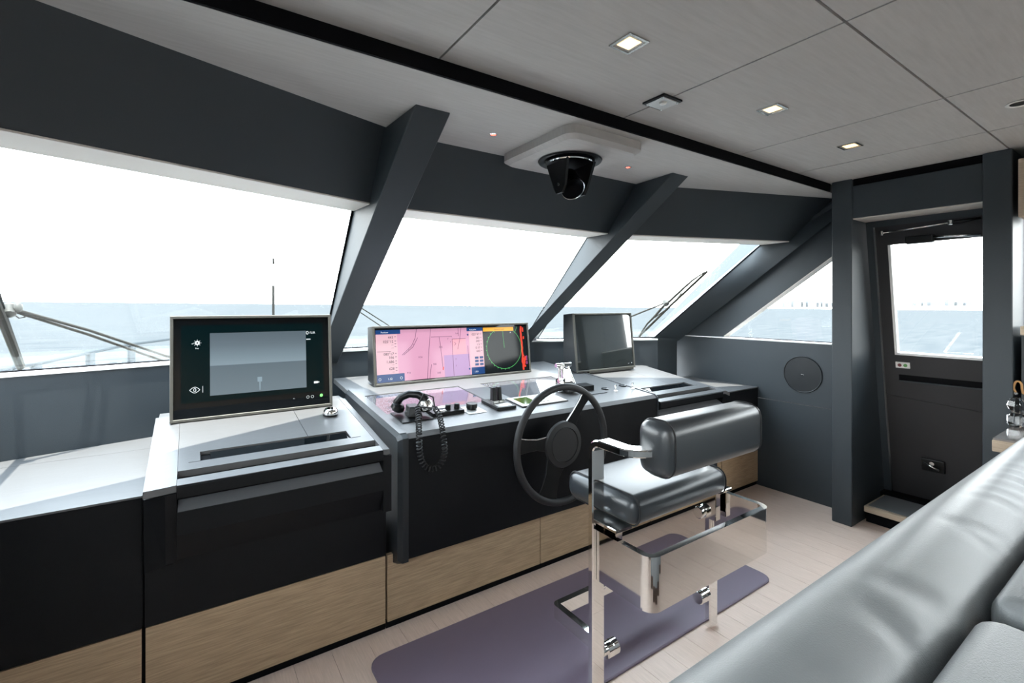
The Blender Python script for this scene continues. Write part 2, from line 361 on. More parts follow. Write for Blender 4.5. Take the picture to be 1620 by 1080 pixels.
door = struct(bpy.data.objects.new('door_1', None)); COL.objects.link(door); WM[door.name] = Matrix.Identity(4)
YL, YR = 1.205, 0.648
# fixed frame
door_slab('door_frame', [(YL, 0.09), (YL - 0.035, 0.09), (YL - 0.035, 1.80), (YL, 1.87)], 'slate', door, 0.0, 0.08)
door_slab('door_frame', [(YL, 1.87), (YL - 0.035, 1.80), (YR, 1.80), (YR, 1.87)], 'slate', door, 0.0, 0.08)
door_slab('door_frame', [(YR + 0.012, 0.09), (YR, 0.09), (YR, 1.80), (YR + 0.012, 1.80)], 'slate', door, 0.0, 0.08)
# leaf built round its window
wtl, wbl = on_door(1404, 388, 0.03), on_door(1417, 561, 0.03)
wy0, wz0, wz1 = (wtl.y + wbl.y) / 2, wbl.z, wtl.z
yl, yr = YL - 0.038, YR + 0.013
leaf = [[(yl, 0.10), (yr, 0.10), (yr, wz0), (yl, wz0)], [(yl, wz1), (yr, wz1), (yr, 1.812), (yl, 1.812)], [(yl, wz0), (wy0, wz0), (wy0, wz1), (yl, wz1)]]
box('threshold', (3.70, 3.86), (0.646, 1.208), (0.0, 0.125), 'gap_black', door)
for q in leaf: door_slab('door_leaf', q, 'door_grey', door, 0.022, 0.07)
door_slab('weather_seal', [(yl + 0.004, 0.10), (yl - 0.002, 0.10), (yl - 0.002, 1.79), (yl + 0.004, 1.79)], 'steel', door, 0.018, 0.03)
fr = 0.014
for q in ([(wy0, wz0), (yr, wz0), (yr, wz0 + fr), (wy0, wz0 + fr)], [(wy0, wz0), (wy0 - fr, wz0), (wy0 - fr, wz1), (wy0, wz1)]):
    door_slab('window_frame', q, 'painted_white', door, 0.024, 0.06)
door_slab('pane', [(wy0, wz0), (yr, wz0), (yr, wz1), (wy0, wz1)], 'window_glass', door, 0.05, 0.058)
g0, g1_ = on_door(1422, 592, 0.02), on_door(1553, 605, 0.02)
gz0, gz1 = on_door(1422, 601, 0.02).z, g0.z
door_slab('grip_recess', [(g0.y, gz0), (yr + 0.005, gz0), (yr + 0.005, gz1), (g0.y, gz1)], 'gap_black', door, 0.0205, 0.0225)
door_slab('grip_lip', [(g0.y, gz0 - 0.006), (yr + 0.005, gz0 - 0.006), (yr + 0.005, gz0), (g0.y, gz0)], 'slate', door, 0.012, 0.0225)
door_slab('lower_panel', [(yl - 0.005, 0.12), (yr + 0.005, 0.12), (yr + 0.005, 0.72), (yl - 0.005, 0.76)], 'door_grey', door, 0.017, 0.0225)
s0_, s1_ = on_door(1417, 572, 0.02), on_door(1440, 583, 0.02)
sg = door_slab('lock_plate', [(s0_.y, s1_.z), (s1_.y, s1_.z), (s1_.y, s0_.z), (s0_.y, s0_.z)], 'white_plastic', door, 0.015, 0.0225)
my, mz = (s0_.y + s1_.y) / 2, (s0_.z + s1_.z) / 2; hw = abs(s0_.y - s1_.y) / 4
for dy, mm in ((hw * 0.8, 'mark_red'), (-hw * 0.8, 'mark_green')):
    lathe('mark', [(0.010, 0), (0.010, 0.003)], (DX(mz, 0.0145), my + dy, mz), -DN, mm, sg, n=16)
l0, l1 = on_door(1458, 723, 0.015), on_door(1496, 750, 0.015)
lk = door_slab('latch', [(l0.y, l1.z), (l1.y, l1.z), (l1.y, l0.z), (l0.y, l0.z)], 'satin_black', door, 0.0, 0.016, bev=0.004)
tube('latch_lever', [(DX(l1.z + 0.05, -0.008), l0.y - 0.01, l1.z + 0.052), (DX(l1.z + 0.03, -0.014), l1.y + 0.02, l1.z + 0.022)], 0.007, 'chrome', lk)
lathe('lock_barrel', [(0.012, 0), (0.012, 0.008), (0.004, 0.009)], (DX(l1.z + 0.07, -0.004), (l0.y + l1.y) / 2, l1.z + 0.055), -DN, 'steel', lk, n=16)
# overhead door stay on the frame
dc = thing('door_closer', 'thin chrome overhead door stay with black body above the door window', 'door closer', tuple(on_door(1480, 365, 0.0)))
p0, p1, p2 = on_door(1395, 369, -0.004), on_door(1504, 352, -0.03), on_door(1552, 344, -0.03)
tube('rod', [p0, p1], 0.005, 'chrome', dc); tube('arm', [p1, p2], 0.008, 'satin_black', dc)
for p, r_ in ((p0, 0.010), (p1, 0.014)): lathe('pivot', [(r_ * 0.6, -0.014), (r_, -0.01), (r_, 0.012), (r_ * 0.5, 0.016)], p, (0, 0, 1), 'chrome', dc, n=14)
c0, c1 = on_door(1434, 380, 0.005), on_door(1478, 373, 0.005)
box('body', (c0.x - 0.03, c0.x + 0.01), (c1.y, c0.y), (c0.z - 0.025, c0.z + 0.02), 'satin_black', dc, bev=0.006, seg=2)
tube('strut', [c1 + Vector((-0.015, 0, -0.005)), on_door(1552, 371, -0.012)], 0.007, 'chrome', dc)
# step and threshold
stp = thing('door_step', 'pale oak step with dark tread at the foot of the side door', 'step', (3.5, 0.95, 0.0))
z_st = 0.105; a = on_z(1374, 801, z_st)
box('tread', (a.x - 0.005, 3.76), (0.655, 1.195), (z_st - 0.036, z_st), 'wood_pale', stp, bev=0.003, seg=1)
box('tread_mat', (a.x + 0.02, 3.74), (0.67, 1.18), (z_st, z_st + 0.0025), 'grey_fabric', stp)
box('riser', (a.x + 0.03, 3.76), (0.655, 1.195), (0.0, z_st - 0.036), 'gap_black', stp)

# ---- starboard wall aft of the door, overhead cabinet, shelf
wa = struct(prism('wall_starboard', [(3.50, -2.6, 0.0), (3.50, 0.54, 0.0), (3.50, 0.54, 1.18), (3.50, -2.6, 1.18)], (0.08, 0, 0), 'slate'))
prism('wall_panel', [(3.50, -2.6, 1.78), (3.50, 0.54, 1.78), (3.50, 0.54, 2.09), (3.50, -2.6, 2.09)], (0.08, 0, 0), 'slate', wa)
win('window_5', [Vector((3.54, -2.6, 1.18)), Vector((3.54, 0.54, 1.18)), Vector((3.54, 0.54, 1.78)), Vector((3.54, -2.6, 1.78))], Vector((1, 0, 0)))
oc = thing('overhead_cabinet', 'pale wood overhead cabinet beside the slate column', 'cabinet', (3.4, 0.0, 1.74))
box('body', (3.26, 3.498), (-0.7, 0.520), (1.742, 2.02), 'wood_pale', oc, bev=0.003, seg=1)
box('door_seam', (3.2585, 3.262), (-0.101, -0.098), (1.75, 2.01), 'gap_black', oc)
ws = thing('wall_shelf', 'pale wood ledge capping the grey panel beside the column', 'shelf', (3.4, 0.0, 1.18))
box('board', (3.27, 3.498), (-0.7, 0.515), (1.181, 1.224), 'wood_pale', ws, bev=0.003, seg=1)
box('panel', (3.30, 3.498), (-0.7, 0.515), (0.752, 1.181), 'slate', ws)

# ---- port wall and after wall (out of frame; their windows light the cabin)
wp = struct(prism('wall_left', [(-0.75, -2.6, 0.0), (-0.75, 2.62, 0.0), (-0.75, 2.62, 1.05), (-0.75, -2.6, 1.05)], (-0.08, 0, 0), 'slate'))
prism('wall_panel', [(-0.75, -2.6, 1.88), (-0.75, 1.40, 1.88), (-0.75, 1.40, 2.12), (-0.75, -2.6, 2.12)], (-0.08, 0, 0), 'slate', wp)
prism('wall_panel', [(-0.75, 0.70, 1.05), (-0.75, 1.60, 1.05), (-0.75, 1.60, 1.79), (-0.75, 1.40, 1.88), (-0.75, 0.70, 1.88)], (-0.08, 0, 0), 'slate', wp)
prism('wall_panel', [(-0.75, -1.3, 1.05), (-0.75, -1.1, 1.05), (-0.75, -1.1, 1.88), (-0.75, -1.3, 1.88)], (-0.08, 0, 0), 'slate', wp)
win('window_6', [Vector((-0.79, -1.1, 1.05)), Vector((-0.79, 0.70, 1.05)), Vector((-0.79, 0.70, 1.88)), Vector((-0.79, -1.1, 1.88))], Vector((-1, 0, 0)))
win('window_7', [Vector((-0.79, -2.6, 1.05)), Vector((-0.79, -1.3, 1.05)), Vector((-0.79, -1.3, 1.88)), Vector((-0.79, -2.6, 1.88))], Vector((-1, 0, 0)))
wb = struct(box('wall_back', (-0.83, 2.1), (-2.68, -2.6), (0.0, 2.12), 'oak_veneer'))
box('wall_panel', (3.2, 3.6), (-2.68, -2.6), (0.0, 2.12), 'slate', wb)
box('wall_panel', (2.1, 3.2), (-2.68, -2.6), (2.0, 2.12), 'slate', wb)
win('window_8', [Vector((2.1, -2.64, 0.03)), Vector((3.2, -2.64, 0.03)), Vector((3.2, -2.64, 2.0)), Vector((2.1, -2.64, 2.0))], Vector((0, -1, 0)))

# ================================================================== OUTSIDE
# sea, with the boat heeling a touch so that the horizon leans
def sea():
    m = mat('sea_water', (0.03, 0.035, 0.04), 0.6, spec=0.0); nt = m.node_tree; b = nt.nodes['Principled BSDF']
    tc = nt.nodes.new('ShaderNodeTexCoord'); mp = nt.nodes.new('ShaderNodeMapping'); mp.inputs['Scale'].default_value = (0.10, 0.5, 1)
    n = nt.nodes.new('ShaderNodeTexNoise'); n.inputs['Scale'].default_value = 1.0; n.inputs['Detail'].default_value = 9; n.inputs['Roughness'].default_value = 0.65
    mp.inputs['Rotation'].default_value = (0, 0, math.radians(32))
    rp = nt.nodes.new('ShaderNodeValToRGB'); rp.color_ramp.elements[0].position = 0.38; rp.color_ramp.elements[1].position = 0.62
    rp.color_ramp.elements[0].color = (0.044, 0.0495, 0.053, 1); rp.color_ramp.elements[1].color = (0.060, 0.0635, 0.065, 1)
    nt.links.new(tc.outputs['Object'], mp.inputs[0]); nt.links.new(mp.outputs[0], n.inputs['Vector']); nt.links.new(n.outputs['Fac'], rp.inputs[0])
    nt.links.new(rp.outputs[0], b.inputs['Base Color'])
    bm = bmesh.new(); R = 30000; bmesh.ops.create_grid(bm, x_segments=8, y_segments=8, size=R)
    o = finish(bm, 'sea', m); o['kind'] = 'structure'
    ang = math.radians(0.52)
    o.matrix_world = Matrix.Translation((0, 0, -4.2)) @ Matrix.Rotation(ang, 4, DV)
    return o
sea_o = sea()
def sea_up(px): return EYE + 0.0
def horizon_y(px): return 487.5 - (px - 810) * math.tan(math.radians(0.52))
def far(px, dist):                                   # place on the horizon at a given distance
    v = ray(px, horizon_y(px)); return CV + v * dist
for (xa, xb, lab) in ((662, 690, 'short hazy barge low on the horizon'), (714, 781, 'long hazy tow of barges low on the horizon')):
    D = 2600; A, Bq = far(xa, D), far(xb, D); L = (Bq - A).length; mid = (A + Bq) / 2; dr = (Bq - A).normalized()
    t = thing('barge', lab, 'ship', tuple(mid))
    nrm = Vector((-dr.y, dr.x, 0)).normalized() * 12; z0 = mid.z - 6
    def blk(nm, f0, f1, h, zb=0.0):
        p, q = A + dr * L * f0, A + dr * L * f1
        p.z = q.z = z0 + zb
        hexa(nm, [p - nrm, q - nrm, q + nrm, p + nrm], [v + Vector((0, 0, h)) for v in (p - nrm, q - nrm, q + nrm, p + nrm)], 'far_ship', t)
    blk('hull', 0, 1, 8.5)
    if xb - xa > 40:
        for f in (0.05, 0.13, 0.28, 0.42, 0.55, 0.7, 0.82): blk('deck_cargo', f, f + 0.07, random.uniform(2, 5), 8.5)
        blk('wheelhouse', 0.92, 0.98, 9, 8.5)
    else: blk('wheelhouse', 0.80, 0.9, 4, 8.5)
for (x0, x1, hh) in ((1241, 1249, 6), (1255, 1268, 8), (1270, 1275, 6), (1278, 1290, 9), (1295, 1299, 5), (1301, 1306, 6), (1310, 1317, 4), (1448, 1458, 3), (1460, 1466, 4), (1472, 1489, 5), (1500, 1510, 7), (1514, 1524, 4), (1528, 1540, 3)):
    D = 7000; A, Bq = far(x0, D), far(x1, D); dr = (Bq - A).normalized(); nrm = Vector((-dr.y, dr.x, 0)) * 60
    zb = min(A.z, Bq.z) - 25; A.z = Bq.z = zb; H = 25 + hh * D / F_PX
    o = hexa('tower_block', [A, Bq, Bq + nrm, A + nrm], [v + Vector((0, 0, H)) for v in (A, Bq, Bq + nrm, A + nrm)], 'far_city')
    if x0 < 1400: tag(o, 'pale hazy shoreline building seen through the triangular side window', 'building', 'shoreline beyond the triangular window')
    else: tag(o, 'pale hazy shoreline building seen through the side door window', 'building', 'shoreline beyond the door window')

# foredeck (hidden below the sill) that carries the bow rail
fd = prism('foredeck', [(-1.6, 3.2, -0.25), (4.5, 3.2, -0.25), (3.4, 7.0, -0.25), (1.47, 9.5, -0.25), (-0.5, 7.0, -0.25)], (0, 0, 0.08), 'hull_white'); struct(fd)
struct(prism('hull', [(-1.6, 3.2, -4.6), (4.5, 3.2, -4.6), (2.6, 6.0, -4.6), (1.47, 7.5, -4.6), (0.2, 6.0, -4.6)], (0, 0, 4.3), 'hull_white'))
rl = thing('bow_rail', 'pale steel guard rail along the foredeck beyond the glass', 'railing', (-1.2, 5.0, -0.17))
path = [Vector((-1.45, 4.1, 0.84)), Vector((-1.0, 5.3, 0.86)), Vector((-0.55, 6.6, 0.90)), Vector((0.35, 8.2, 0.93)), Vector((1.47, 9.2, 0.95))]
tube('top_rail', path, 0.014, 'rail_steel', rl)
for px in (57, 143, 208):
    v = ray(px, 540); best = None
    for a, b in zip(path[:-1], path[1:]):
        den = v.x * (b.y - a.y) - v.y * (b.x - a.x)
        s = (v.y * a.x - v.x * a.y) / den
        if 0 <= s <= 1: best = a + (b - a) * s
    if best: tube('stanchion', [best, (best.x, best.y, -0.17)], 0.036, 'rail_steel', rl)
an = thing('jack_staff', 'thin dark and white staff rising above the horizon at the bow', 'flagpole', (1.0, 8.9, -0.17))
b = ray(432.5, 480); k_ = 8.6 / b.y; ax_, ay_ = b.x * k_, b.y * k_
tt = k_
def zz(py): return EYE + (HY - py) / F_PX * tt
tube('pole', [(ax_, ay_, -0.17), (ax_, ay_, zz(452))], 0.020, 'antenna_dark', an); tube('whip', [(ax_, ay_, zz(452)), (ax_, ay_, zz(418))], 0.016, 'painted_white', an)
tube('tip', [(ax_, ay_, zz(418)), (ax_, ay_, zz(408))], 0.016, 'antenna_dark', an)
# wipers outside the glass
def on_glass(px, py, k, o): return on_plane(px, py, glass_plane[k][0] + glass_plane[k][1] * o, glass_plane[k][1])
wp1 = thing('windscreen_wiper', 'heavy wiper with twin arms parked against the port window', 'wiper', tuple(on_glass(30, 580, 0, 0.05)))
tube('blade', [on_glass(-60, 350, 0, 0.03), on_glass(0, 497, 0, 0.03), on_glass(33, 581, 0, 0.03)], 0.014, 'wiper_metal', wp1)
tube('blade_spine', [on_glass(-40, 380, 0, 0.06), on_glass(-4, 462, 0, 0.075), on_glass(10, 505, 0, 0.07), on_glass(36, 578, 0, 0.05)], 0.007, 'antenna_dark', wp1)
tube('arm', [on_glass(22, 489, 0, 0.08), on_glass(140, 522, 0, 0.06), on_glass(290, 572, 0, 0.05)], 0.006, 'wiper_metal', wp1)
tube('arm', [on_glass(22, 492, 0, 0.08), on_glass(140, 529, 0, 0.06), on_glass(270, 575, 0, 0.05)], 0.006, 'wiper_metal', wp1)
lathe('knuckle', [(0.006, -0.03), (0.020, -0.02), (0.022, 0.015), (0.010, 0.03)], on_glass(14, 491, 0, 0.075), glass_plane[0][1], 'wiper_steel', wp1, n=12)
lathe('knuckle', [(0.006, -0.02), (0.014, -0.01), (0.014, 0.01), (0.006, 0.02)], on_glass(28, 486, 0, 0.08), glass_plane[0][1], 'wiper_steel', wp1, n=12)
tube('hose', [on_glass(22, 497, 0, 0.08), on_glass(30, 503, 0, 0.08), on_glass(40, 501, 0, 0.08), on_glass(37, 498, 0, 0.08)], 0.003, 'rubber', wp1)
wp2 = thing('windscreen_wiper', 'twin thin wiper rods crossing the centre window behind the wide display', 'wiper', tuple(on_glass(640, 535, 1, 0.05)))
tube('arm', [on_glass(545, 470, 1, 0.06), on_glass(650, 537, 1, 0.05)], 0.0035, 'wiper_metal', wp2)
tube('arm', [on_glass(545, 477, 1, 0.06), on_glass(640, 541, 1, 0.05)], 0.0035, 'wiper_metal', wp2)
wp3 = thing('windscreen_wiper', 'wiper with slim curved blade standing up the starboard window', 'wiper', tuple(on_glass(1011, 532, 2, 0.05)))
tube('blade', [on_glass(1011, 532, 2, 0.03), on_glass(1060, 484, 2, 0.03), on_glass(1119, 429, 2, 0.03)], 0.009, 'wiper_metal', wp3)
tube('blade_spine', [on_glass(1011, 531, 2, 0.03), on_glass(1024, 512, 2, 0.045), on_glass(1036, 500, 2, 0.06), on_glass(1048, 486, 2, 0.075), on_glass(1062, 474, 2, 0.075), on_glass(1080, 457, 2, 0.06), on_glass(1096, 443, 2, 0.045), on_glass(1115, 430, 2, 0.035)], [0.005, 0.007, 0.009, 0.010, 0.010, 0.009, 0.007, 0.004], 'wiper_metal', wp3)
tube('arm', [on_glass(1052, 479, 2, 0.085), on_glass(985, 506, 2, 0.06), on_glass(940, 530, 2, 0.05)], 0.006, 'wiper_metal', wp3)
lathe('knuckle', [(0.006, -0.03), (0.022, -0.02), (0.022, 0.015), (0.010, 0.03)], on_glass(1053, 479, 2, 0.08), glass_plane[2][1], 'wiper_steel', wp3, n=12)
for p in ((1079, 462, 1068, 476), (1036, 502, 1050, 492)): tube('link', [on_glass(p[0], p[1], 2, 0.05), on_glass(p[2], p[3], 2, 0.03)], 0.004, 'wiper_metal', wp3)

# ================================================================== CONSOLE
YF = 1.888                                           # face of the cabinets
def zc(y): return 0.80 + 0.095 * (y - 1.86)          # centre top
def zl(y): return 0.755 + 0.14 * (y - 1.82)          # side module tops
def on_slope(px, py, a, b, y0):
    n = Vector((0, -b, 1)); return on_plane(px, py, (0, y0, a), n)
def top_c(px, py, h=0.0): return on_slope(px, py, 0.80 + h, 0.095, 1.86)
def wall_y(x):                                       # inner face of the front wall at this X
    for k in range(3):
        p, q = Send[k], Send[k + 1]
        if p[0] <= x <= q[0]: return p[1] + (q[1] - p[1]) * (x - p[0]) / (q[0] - p[0]) - 0.055
    return 2.53

# ---- low counters at either end
for (xa, xb, lab) in ((-0.745, -0.122, 'low black-fronted counter with pale top at the port end beside the camera display'), (3.015, 3.478, 'low black-fronted counter end against the starboard wall')):
    t = thing('counter_unit', lab, 'counter', ((xa + xb) / 2, YF + 0.3, 0.0))
    box('kick_board', (xa, xb), (YF + 0.012, YF + 0.05), (0.0, 0.035), 'gap_black', t)
    box('wood_panel', (xa + 0.003, xb - 0.003), (YF, YF + 0.02), (0.032, 0.304), 'oak_veneer', t)
    box('front_panel', (xa + 0.001, xb - 0.001), (YF, YF + 0.02), (0.307, 0.718), 'console_black', t, bev=0.002, seg=1)
    box('body', (xa + 0.001, xb - 0.001), (YF + 0.022, 2.40), (0.036, 0.70), 'gap_black', t)
    yb0, yb1 = wall_y(xa), wall_y(min(xb, 3.14))
    ysplit = min(2.5, min(yb0, yb1) - 0.02)
    prism('worktop', [(xa + 0.001, YF - 0.001, 0.7185), (xb - 0.001, YF - 0.001, 0.7185), (xb - 0.001, ysplit - 0.001, 0.7185), (xa + 0.001, ysplit - 0.001, 0.7185)], (0, 0, 0.006), 'console_top', t)
    prism('worktop', [(xa + 0.001, ysplit + 0.001, 0.7185), (xb - 0.001, ysplit + 0.001, 0.7185), (xb - 0.001, yb1, 0.7185), (xa + 0.001, yb0, 0.7185)], (0, 0, 0.006), 'console_top', t)

# ---- side consoles under the outer displays
def side_console(xa, xb, lab, flip):
    t = thing('side_console', lab, 'console', ((xa + xb) / 2, YF + 0.25, 0.0))
    box('kick_board', (xa, xb), (YF + 0.012, YF + 0.05), (0.0, 0.035), 'gap_black', t)
    box('wood_panel', (xa + 0.003, xb - 0.003), (YF, YF + 0.02), (0.032, 0.304), 'oak_veneer', t)
    box('lower_panel', (xa + 0.001, xb - 0.001), (YF, YF + 0.02), (0.307, 0.56), 'console_black', t)
    box('body', (xa + 0.004, xb - 0.004), (YF + 0.022, 2.35), (0.036, 0.70), 'gap_black', t)
    ch = 0.085                                       # chamfered outer cheek
    if flip: x0, x1, xo = xa + 0.006, xb - ch, xb
    else: x0, x1, xo = xa + ch, xb - 0.035, xa
    yf = 1.82
    # drawer front: upper lip, finger groove, lower front
    prof_x('drawer_front', [(yf, 0.60), (yf, 0.671), (yf + 0.002, 0.673), (1.90, 0.673), (1.90, 0.51), (yf + 0.035, 0.51)], x0, x1, 'console_black', t)
    prof_x('finger_ledge', [(yf + 0.001, 0.6735), (yf + 0.045, 0.698), (yf + 0.045, 0.674)], x0 + 0.002, x1 - 0.002, 'groove_lit', t)
    box('groove_back', (x0 + 0.002, x1 - 0.002), (yf + 0.046, yf + 0.06), (0.673, 0.735), 'gap_black', t)
    prof_x('upper_lip', [(yf, 0.717), (yf, 0.751), (yf + 0.004, 0.7555), (1.868, zl(1.868)), (1.868, 0.735), (yf + 0.02, 0.715)], x0, x1, 'console_black', t)
    prof_x('lip_cap', [(yf + 0.003, zl(yf)), (1.868, zl(1.868)), (1.868, zl(1.868) + 0.002), (yf + 0.003, zl(yf) + 0.002)], x0, x1, 'console_top', t)
    prof_x('shadow_slot', [(1.868, zl(1.868) - 0.02), (1.926, zl(1.926) - 0.02), (1.926, zl(1.926) - 0.03), (1.868, zl(1.868) - 0.03)], x0, x1, 'gap_black', t)
    # sloping top made round the long glazed slot
    ga, gb = (x0 + 0.06, x1 - 0.075) if not flip else (x0 + 0.10, x1 - 0.08)
    def slab(nm, xl, xr, y0, y1, m='console_top', h0=-0.02, h1=0.002): return prof_x(nm, [(y0, zl(y0) + h0), (y1, zl(y1) + h0), (y1, zl(y1) + h1), (y0, zl(y0) + h1)], xl, xr, m, t)
    yback = 2.50
    slab('top_panel', x0, x1, 1.926, 1.985); slab('top_panel', x0, ga, 1.985, 2.065); slab('top_panel', gb, x1, 1.985, 2.065)
    slab('top_panel', x0, x1 - 0.23, 2.065, yback); slab('top_panel', x1 - 0.228, x1, 2.065, yback)
    slab('slot_well', ga, gb, 1.985, 2.065, 'gap_black', -0.02, -0.012)
    slab('slot_glass', ga + 0.035, gb - 0.01, 1.992, 2.058, 'screen_glass', -0.0115, -0.002)
    slab('slot_end_plate', ga - 0.03, ga + 0.004, 1.983, 2.067, 'console_top', 0.0021, 0.0032)
    slab('slot_end_plate', gb - 0.004, gb + 0.035, 1.983, 2.067, 'console_top', 0.0021, 0.0032)
    # cheek with chamfer
    if flip: poly = lambda y, dz: [(x1 + 0.001, y, zl(y) + dz), (x1 + 0.04, y, zl(y) + dz - 0.002), (xo, y, zl(y) + dz - 0.02)]
    else: poly = lambda y, dz: [(x0 - 0.001, y, zl(y) + dz), (x0 - 0.03, y, zl(y) + dz - 0.002), (xo, y, zl(y) + dz - 0.004)]
    yy0 = yf + 0.006
    a = poly(yy0, 0.002); b = poly(yback, 0.002)
    base_f = [(p[0], p[1], p[2] - 0.022) for p in a]; base_b = [(p[0], p[1], p[2] - 0.022) for p in b]
    loft('cheek_cap', [[*poly(q_, 0.002), *[(p[0], p[1], p[2] - 0.022) for p in poly(q_, 0.002)[::-1]]] for q_ in (yy0, 2.1, yback)], 'console_top', t, smooth=False)
    xi = a[0][0]; xm = a[1][0]
    hexa('cheek', [(xi, yf + 0.04, 0.50), (xm, yf + 0.04, 0.50), (xo, yf + 0.062, 0.48), (xo, 2.4, 0.48), (xi, 2.4, 0.50)],
         [(xi, yf, 0.733), (xm, yf, 0.731), (xo, yf + 0.03, 0.722), (xo, 2.4, 0.80), (xi, 2.4, 0.80)], 'console_black', t)
    if not flip: 
        hexa('cheek_cap', [(x1 + 0.002, yf + 0.006, zl(yf) - 0.018), (xb, yf + 0.02, zl(yf) - 0.03), (xb, yback, zl(yback) - 0.03), (x1 + 0.002, yback, zl(yback) - 0.018)],
             [(x1 + 0.002, yf + 0.006, zl(yf) + 0.002), (xb - 0.003, yf + 0.02, zl(yf) - 0.004), (xb - 0.003, yback, zl(yback) - 0.004), (x1 + 0.002, yback, zl(yback) + 0.002)], 'console_top', t)
        box('cheek', (x1 + 0.002, xb), (yf + 0.006, 2.4), (0.51, 0.731), 'console_black', t)
    # filler behind the display up to the wall
    prof_x('rear_shelf', [(yback + 0.001, zl(yback) - 0.03), (2.60, zl(yback) - 0.03), (2.60, zl(yback) - 0.004), (yback + 0.001, zl(yback) - 0.004)], xa + 0.01, xb - 0.01, 'console_top', t)
    return t
side_console(-0.118, 0.662, 'port side console with long glazed slot and finger groove below the camera display', False)
side_console(2.283, 3.010, 'starboard side console with glazed slot right of the steering wheel console', True)

# ---- helm console in the centre
hc = thing('helm_console', 'wide central helm console with black front and sloping instrument top', 'console', (CL, YF + 0.25, 0.0))
XA, XB = 0.690, 2.272
box('kick_board', (0.665, 2.28), (YF + 0.012, YF + 0.05), (0.0, 0.035), 'gap_black', hc)
for a, b in ((0.665, 1.452), (1.452, 2.28)): box('wood_panel', (a + 0.003, b - 0.003), (YF, YF + 0.02), (0.032, 0.304), 'oak_veneer', hc)
box('cabinet_body', (0.664, 2.281), (YF + 0.022, 2.35), (0.036, 0.258), 'gap_black', hc)
prof_x('body', [(1.842, 0.312), (1.842, 0.775), (2.58, 0.84), (2.58, 0.30), (1.90, 0.265)], XA + 0.03, XB - 0.012, 'gap_black', hc)
prof_x('front_panel', [(1.822, 0.300), (1.822, 0.783), (1.84, 0.79), (1.84, 0.300)], XA + 0.042, XB - 0.012, 'console_black', hc)
prof_x('under_panel', [(1.822, 0.299), (1.84, 0.299), (1.895, 0.268), (1.89, 0.262)], XA + 0.042, XB - 0.012, 'gap_black', hc)
# chamfered cheek frames
for (xo, xi, nm) in ((XA, XA + 0.040, 'port'), (XB, XB - 0.011, 'stbd')):
    f = [(1.818, 0.290), (1.818, 0.788), (1.845, 0.8035), (2.60, zc(2.60) + 0.003), (2.60, 0.27), (1.895, 0.255)]
    g = [(1.836, 0.298), (1.836, 0.776), (1.852, 0.788), (2.60, zc(2.60) - 0.014), (2.60, 0.28), (1.895, 0.265)]
    loft('cheek_frame', [[(xi, y, z) for y, z in f], [((xo * 0.6 + xi * 0.4), y, z) for y, z in f], [(xo, y, z) for y, z in g]], 'slate_dark' if nm == 'port' else 'slate', hc, smooth=False)
    w = 0.038 if nm == 'port' else 0.011
    prof_x('cheek_cap', [(1.845, zc(1.845) + 0.0045), (2.60, zc(2.60) + 0.0035), (2.60, zc(2.60) + 0.0055), (1.845, zc(1.845) + 0.0065)], min(xo + 0.012, xi) if nm == 'port' else xi, max(xo, xi) if nm != 'port' else xi, 'console_top', hc)
def cslab(nm, xl, xr, y0, y1, m, h0=-0.016, h1=0.002, parent=None): return prof_x(nm, [(y0, zc(y0) + h0), (y1, zc(y1) + h0), (y1, zc(y1) + h1), (y0, zc(y0) + h1)], xl, xr, m, parent or hc)
xl_, xr_ = XA + 0.042, XB - 0.012
SA = (0.745, 1.285); SB = (1.43, 1.97); SY = (2.115, 2.45)     # two glossy flush screens
cslab('top_panel', xl_, xr_, 1.845, SY[0], 'console_top'); cslab('top_panel', xl_, xr_, SY[1], 2.60, 'console_top')
cslab('top_panel', xl_, SA[0], SY[0], SY[1], 'console_top'); cslab('top_panel', SA[1], SB[0], SY[0], SY[1], 'console_top'); cslab('top_panel', SB[1], xr_, SY[0], SY[1], 'console_top')
prof_x('front_lip', [(1.823, 0.784), (1.8445, zc(1.845) + 0.002), (1.8445, zc(1.845) - 0.012), (1.835, 0.784)], xl_, xr_, 'console_top', hc)
for s in (SA, SB):
    cslab('flush_screen', s[0] + 0.003, s[1] - 0.003, SY[0] + 0.003, SY[1] - 0.003, 'flush_glass', -0.012, -0.001)
cslab('rear_shelf', XA + 0.01, XB - 0.01, 2.602, 2.90, 'console_top', -0.03, -0.004)

# ================================================================== DISPLAYS
def display(name, lab, base, yaw, tilt, w, h, depth):
    M = Matrix.Translation(base) @ Matrix.Rotation(yaw, 4, 'Z') @ Matrix.Rotation(-tilt, 4, 'X')
    t = thing(name, lab, 'display', M=M)
    k = dict(local=True); e = 0.012
    hexa('housing', [(-w / 2, 0.008, 0.003), (w / 2, 0.008, 0.003), (w / 2, depth, 0.004 + depth * (math.tan(tilt) + 0.17)), (-w / 2, depth, 0.004 + depth * (math.tan(tilt) + 0.17))], [(-w / 2, 0.008, h), (w / 2, 0.008, h), (w / 2, depth * 0.72, h), (-w / 2, depth * 0.72, h)], 'slate_dark', t, **k)
    for nm, xr, zr in (('bezel', (-w / 2, w / 2), (0, e)), ('bezel', (-w / 2, w / 2), (h - e, h)), ('bezel', (-w / 2, -w / 2 + e), (e, h - e)), ('bezel', (w / 2 - e, w / 2), (e, h - e))):
        box(nm, xr, (-0.006, 0.0075), zr, 'bezel', t, bev=0.0015, seg=1, **k)
    s = box('screen', (-w / 2 + e, w / 2 - e), (0.001, 0.0075), (e, h - e), 'screen_glass', t, **k)
    return t, s
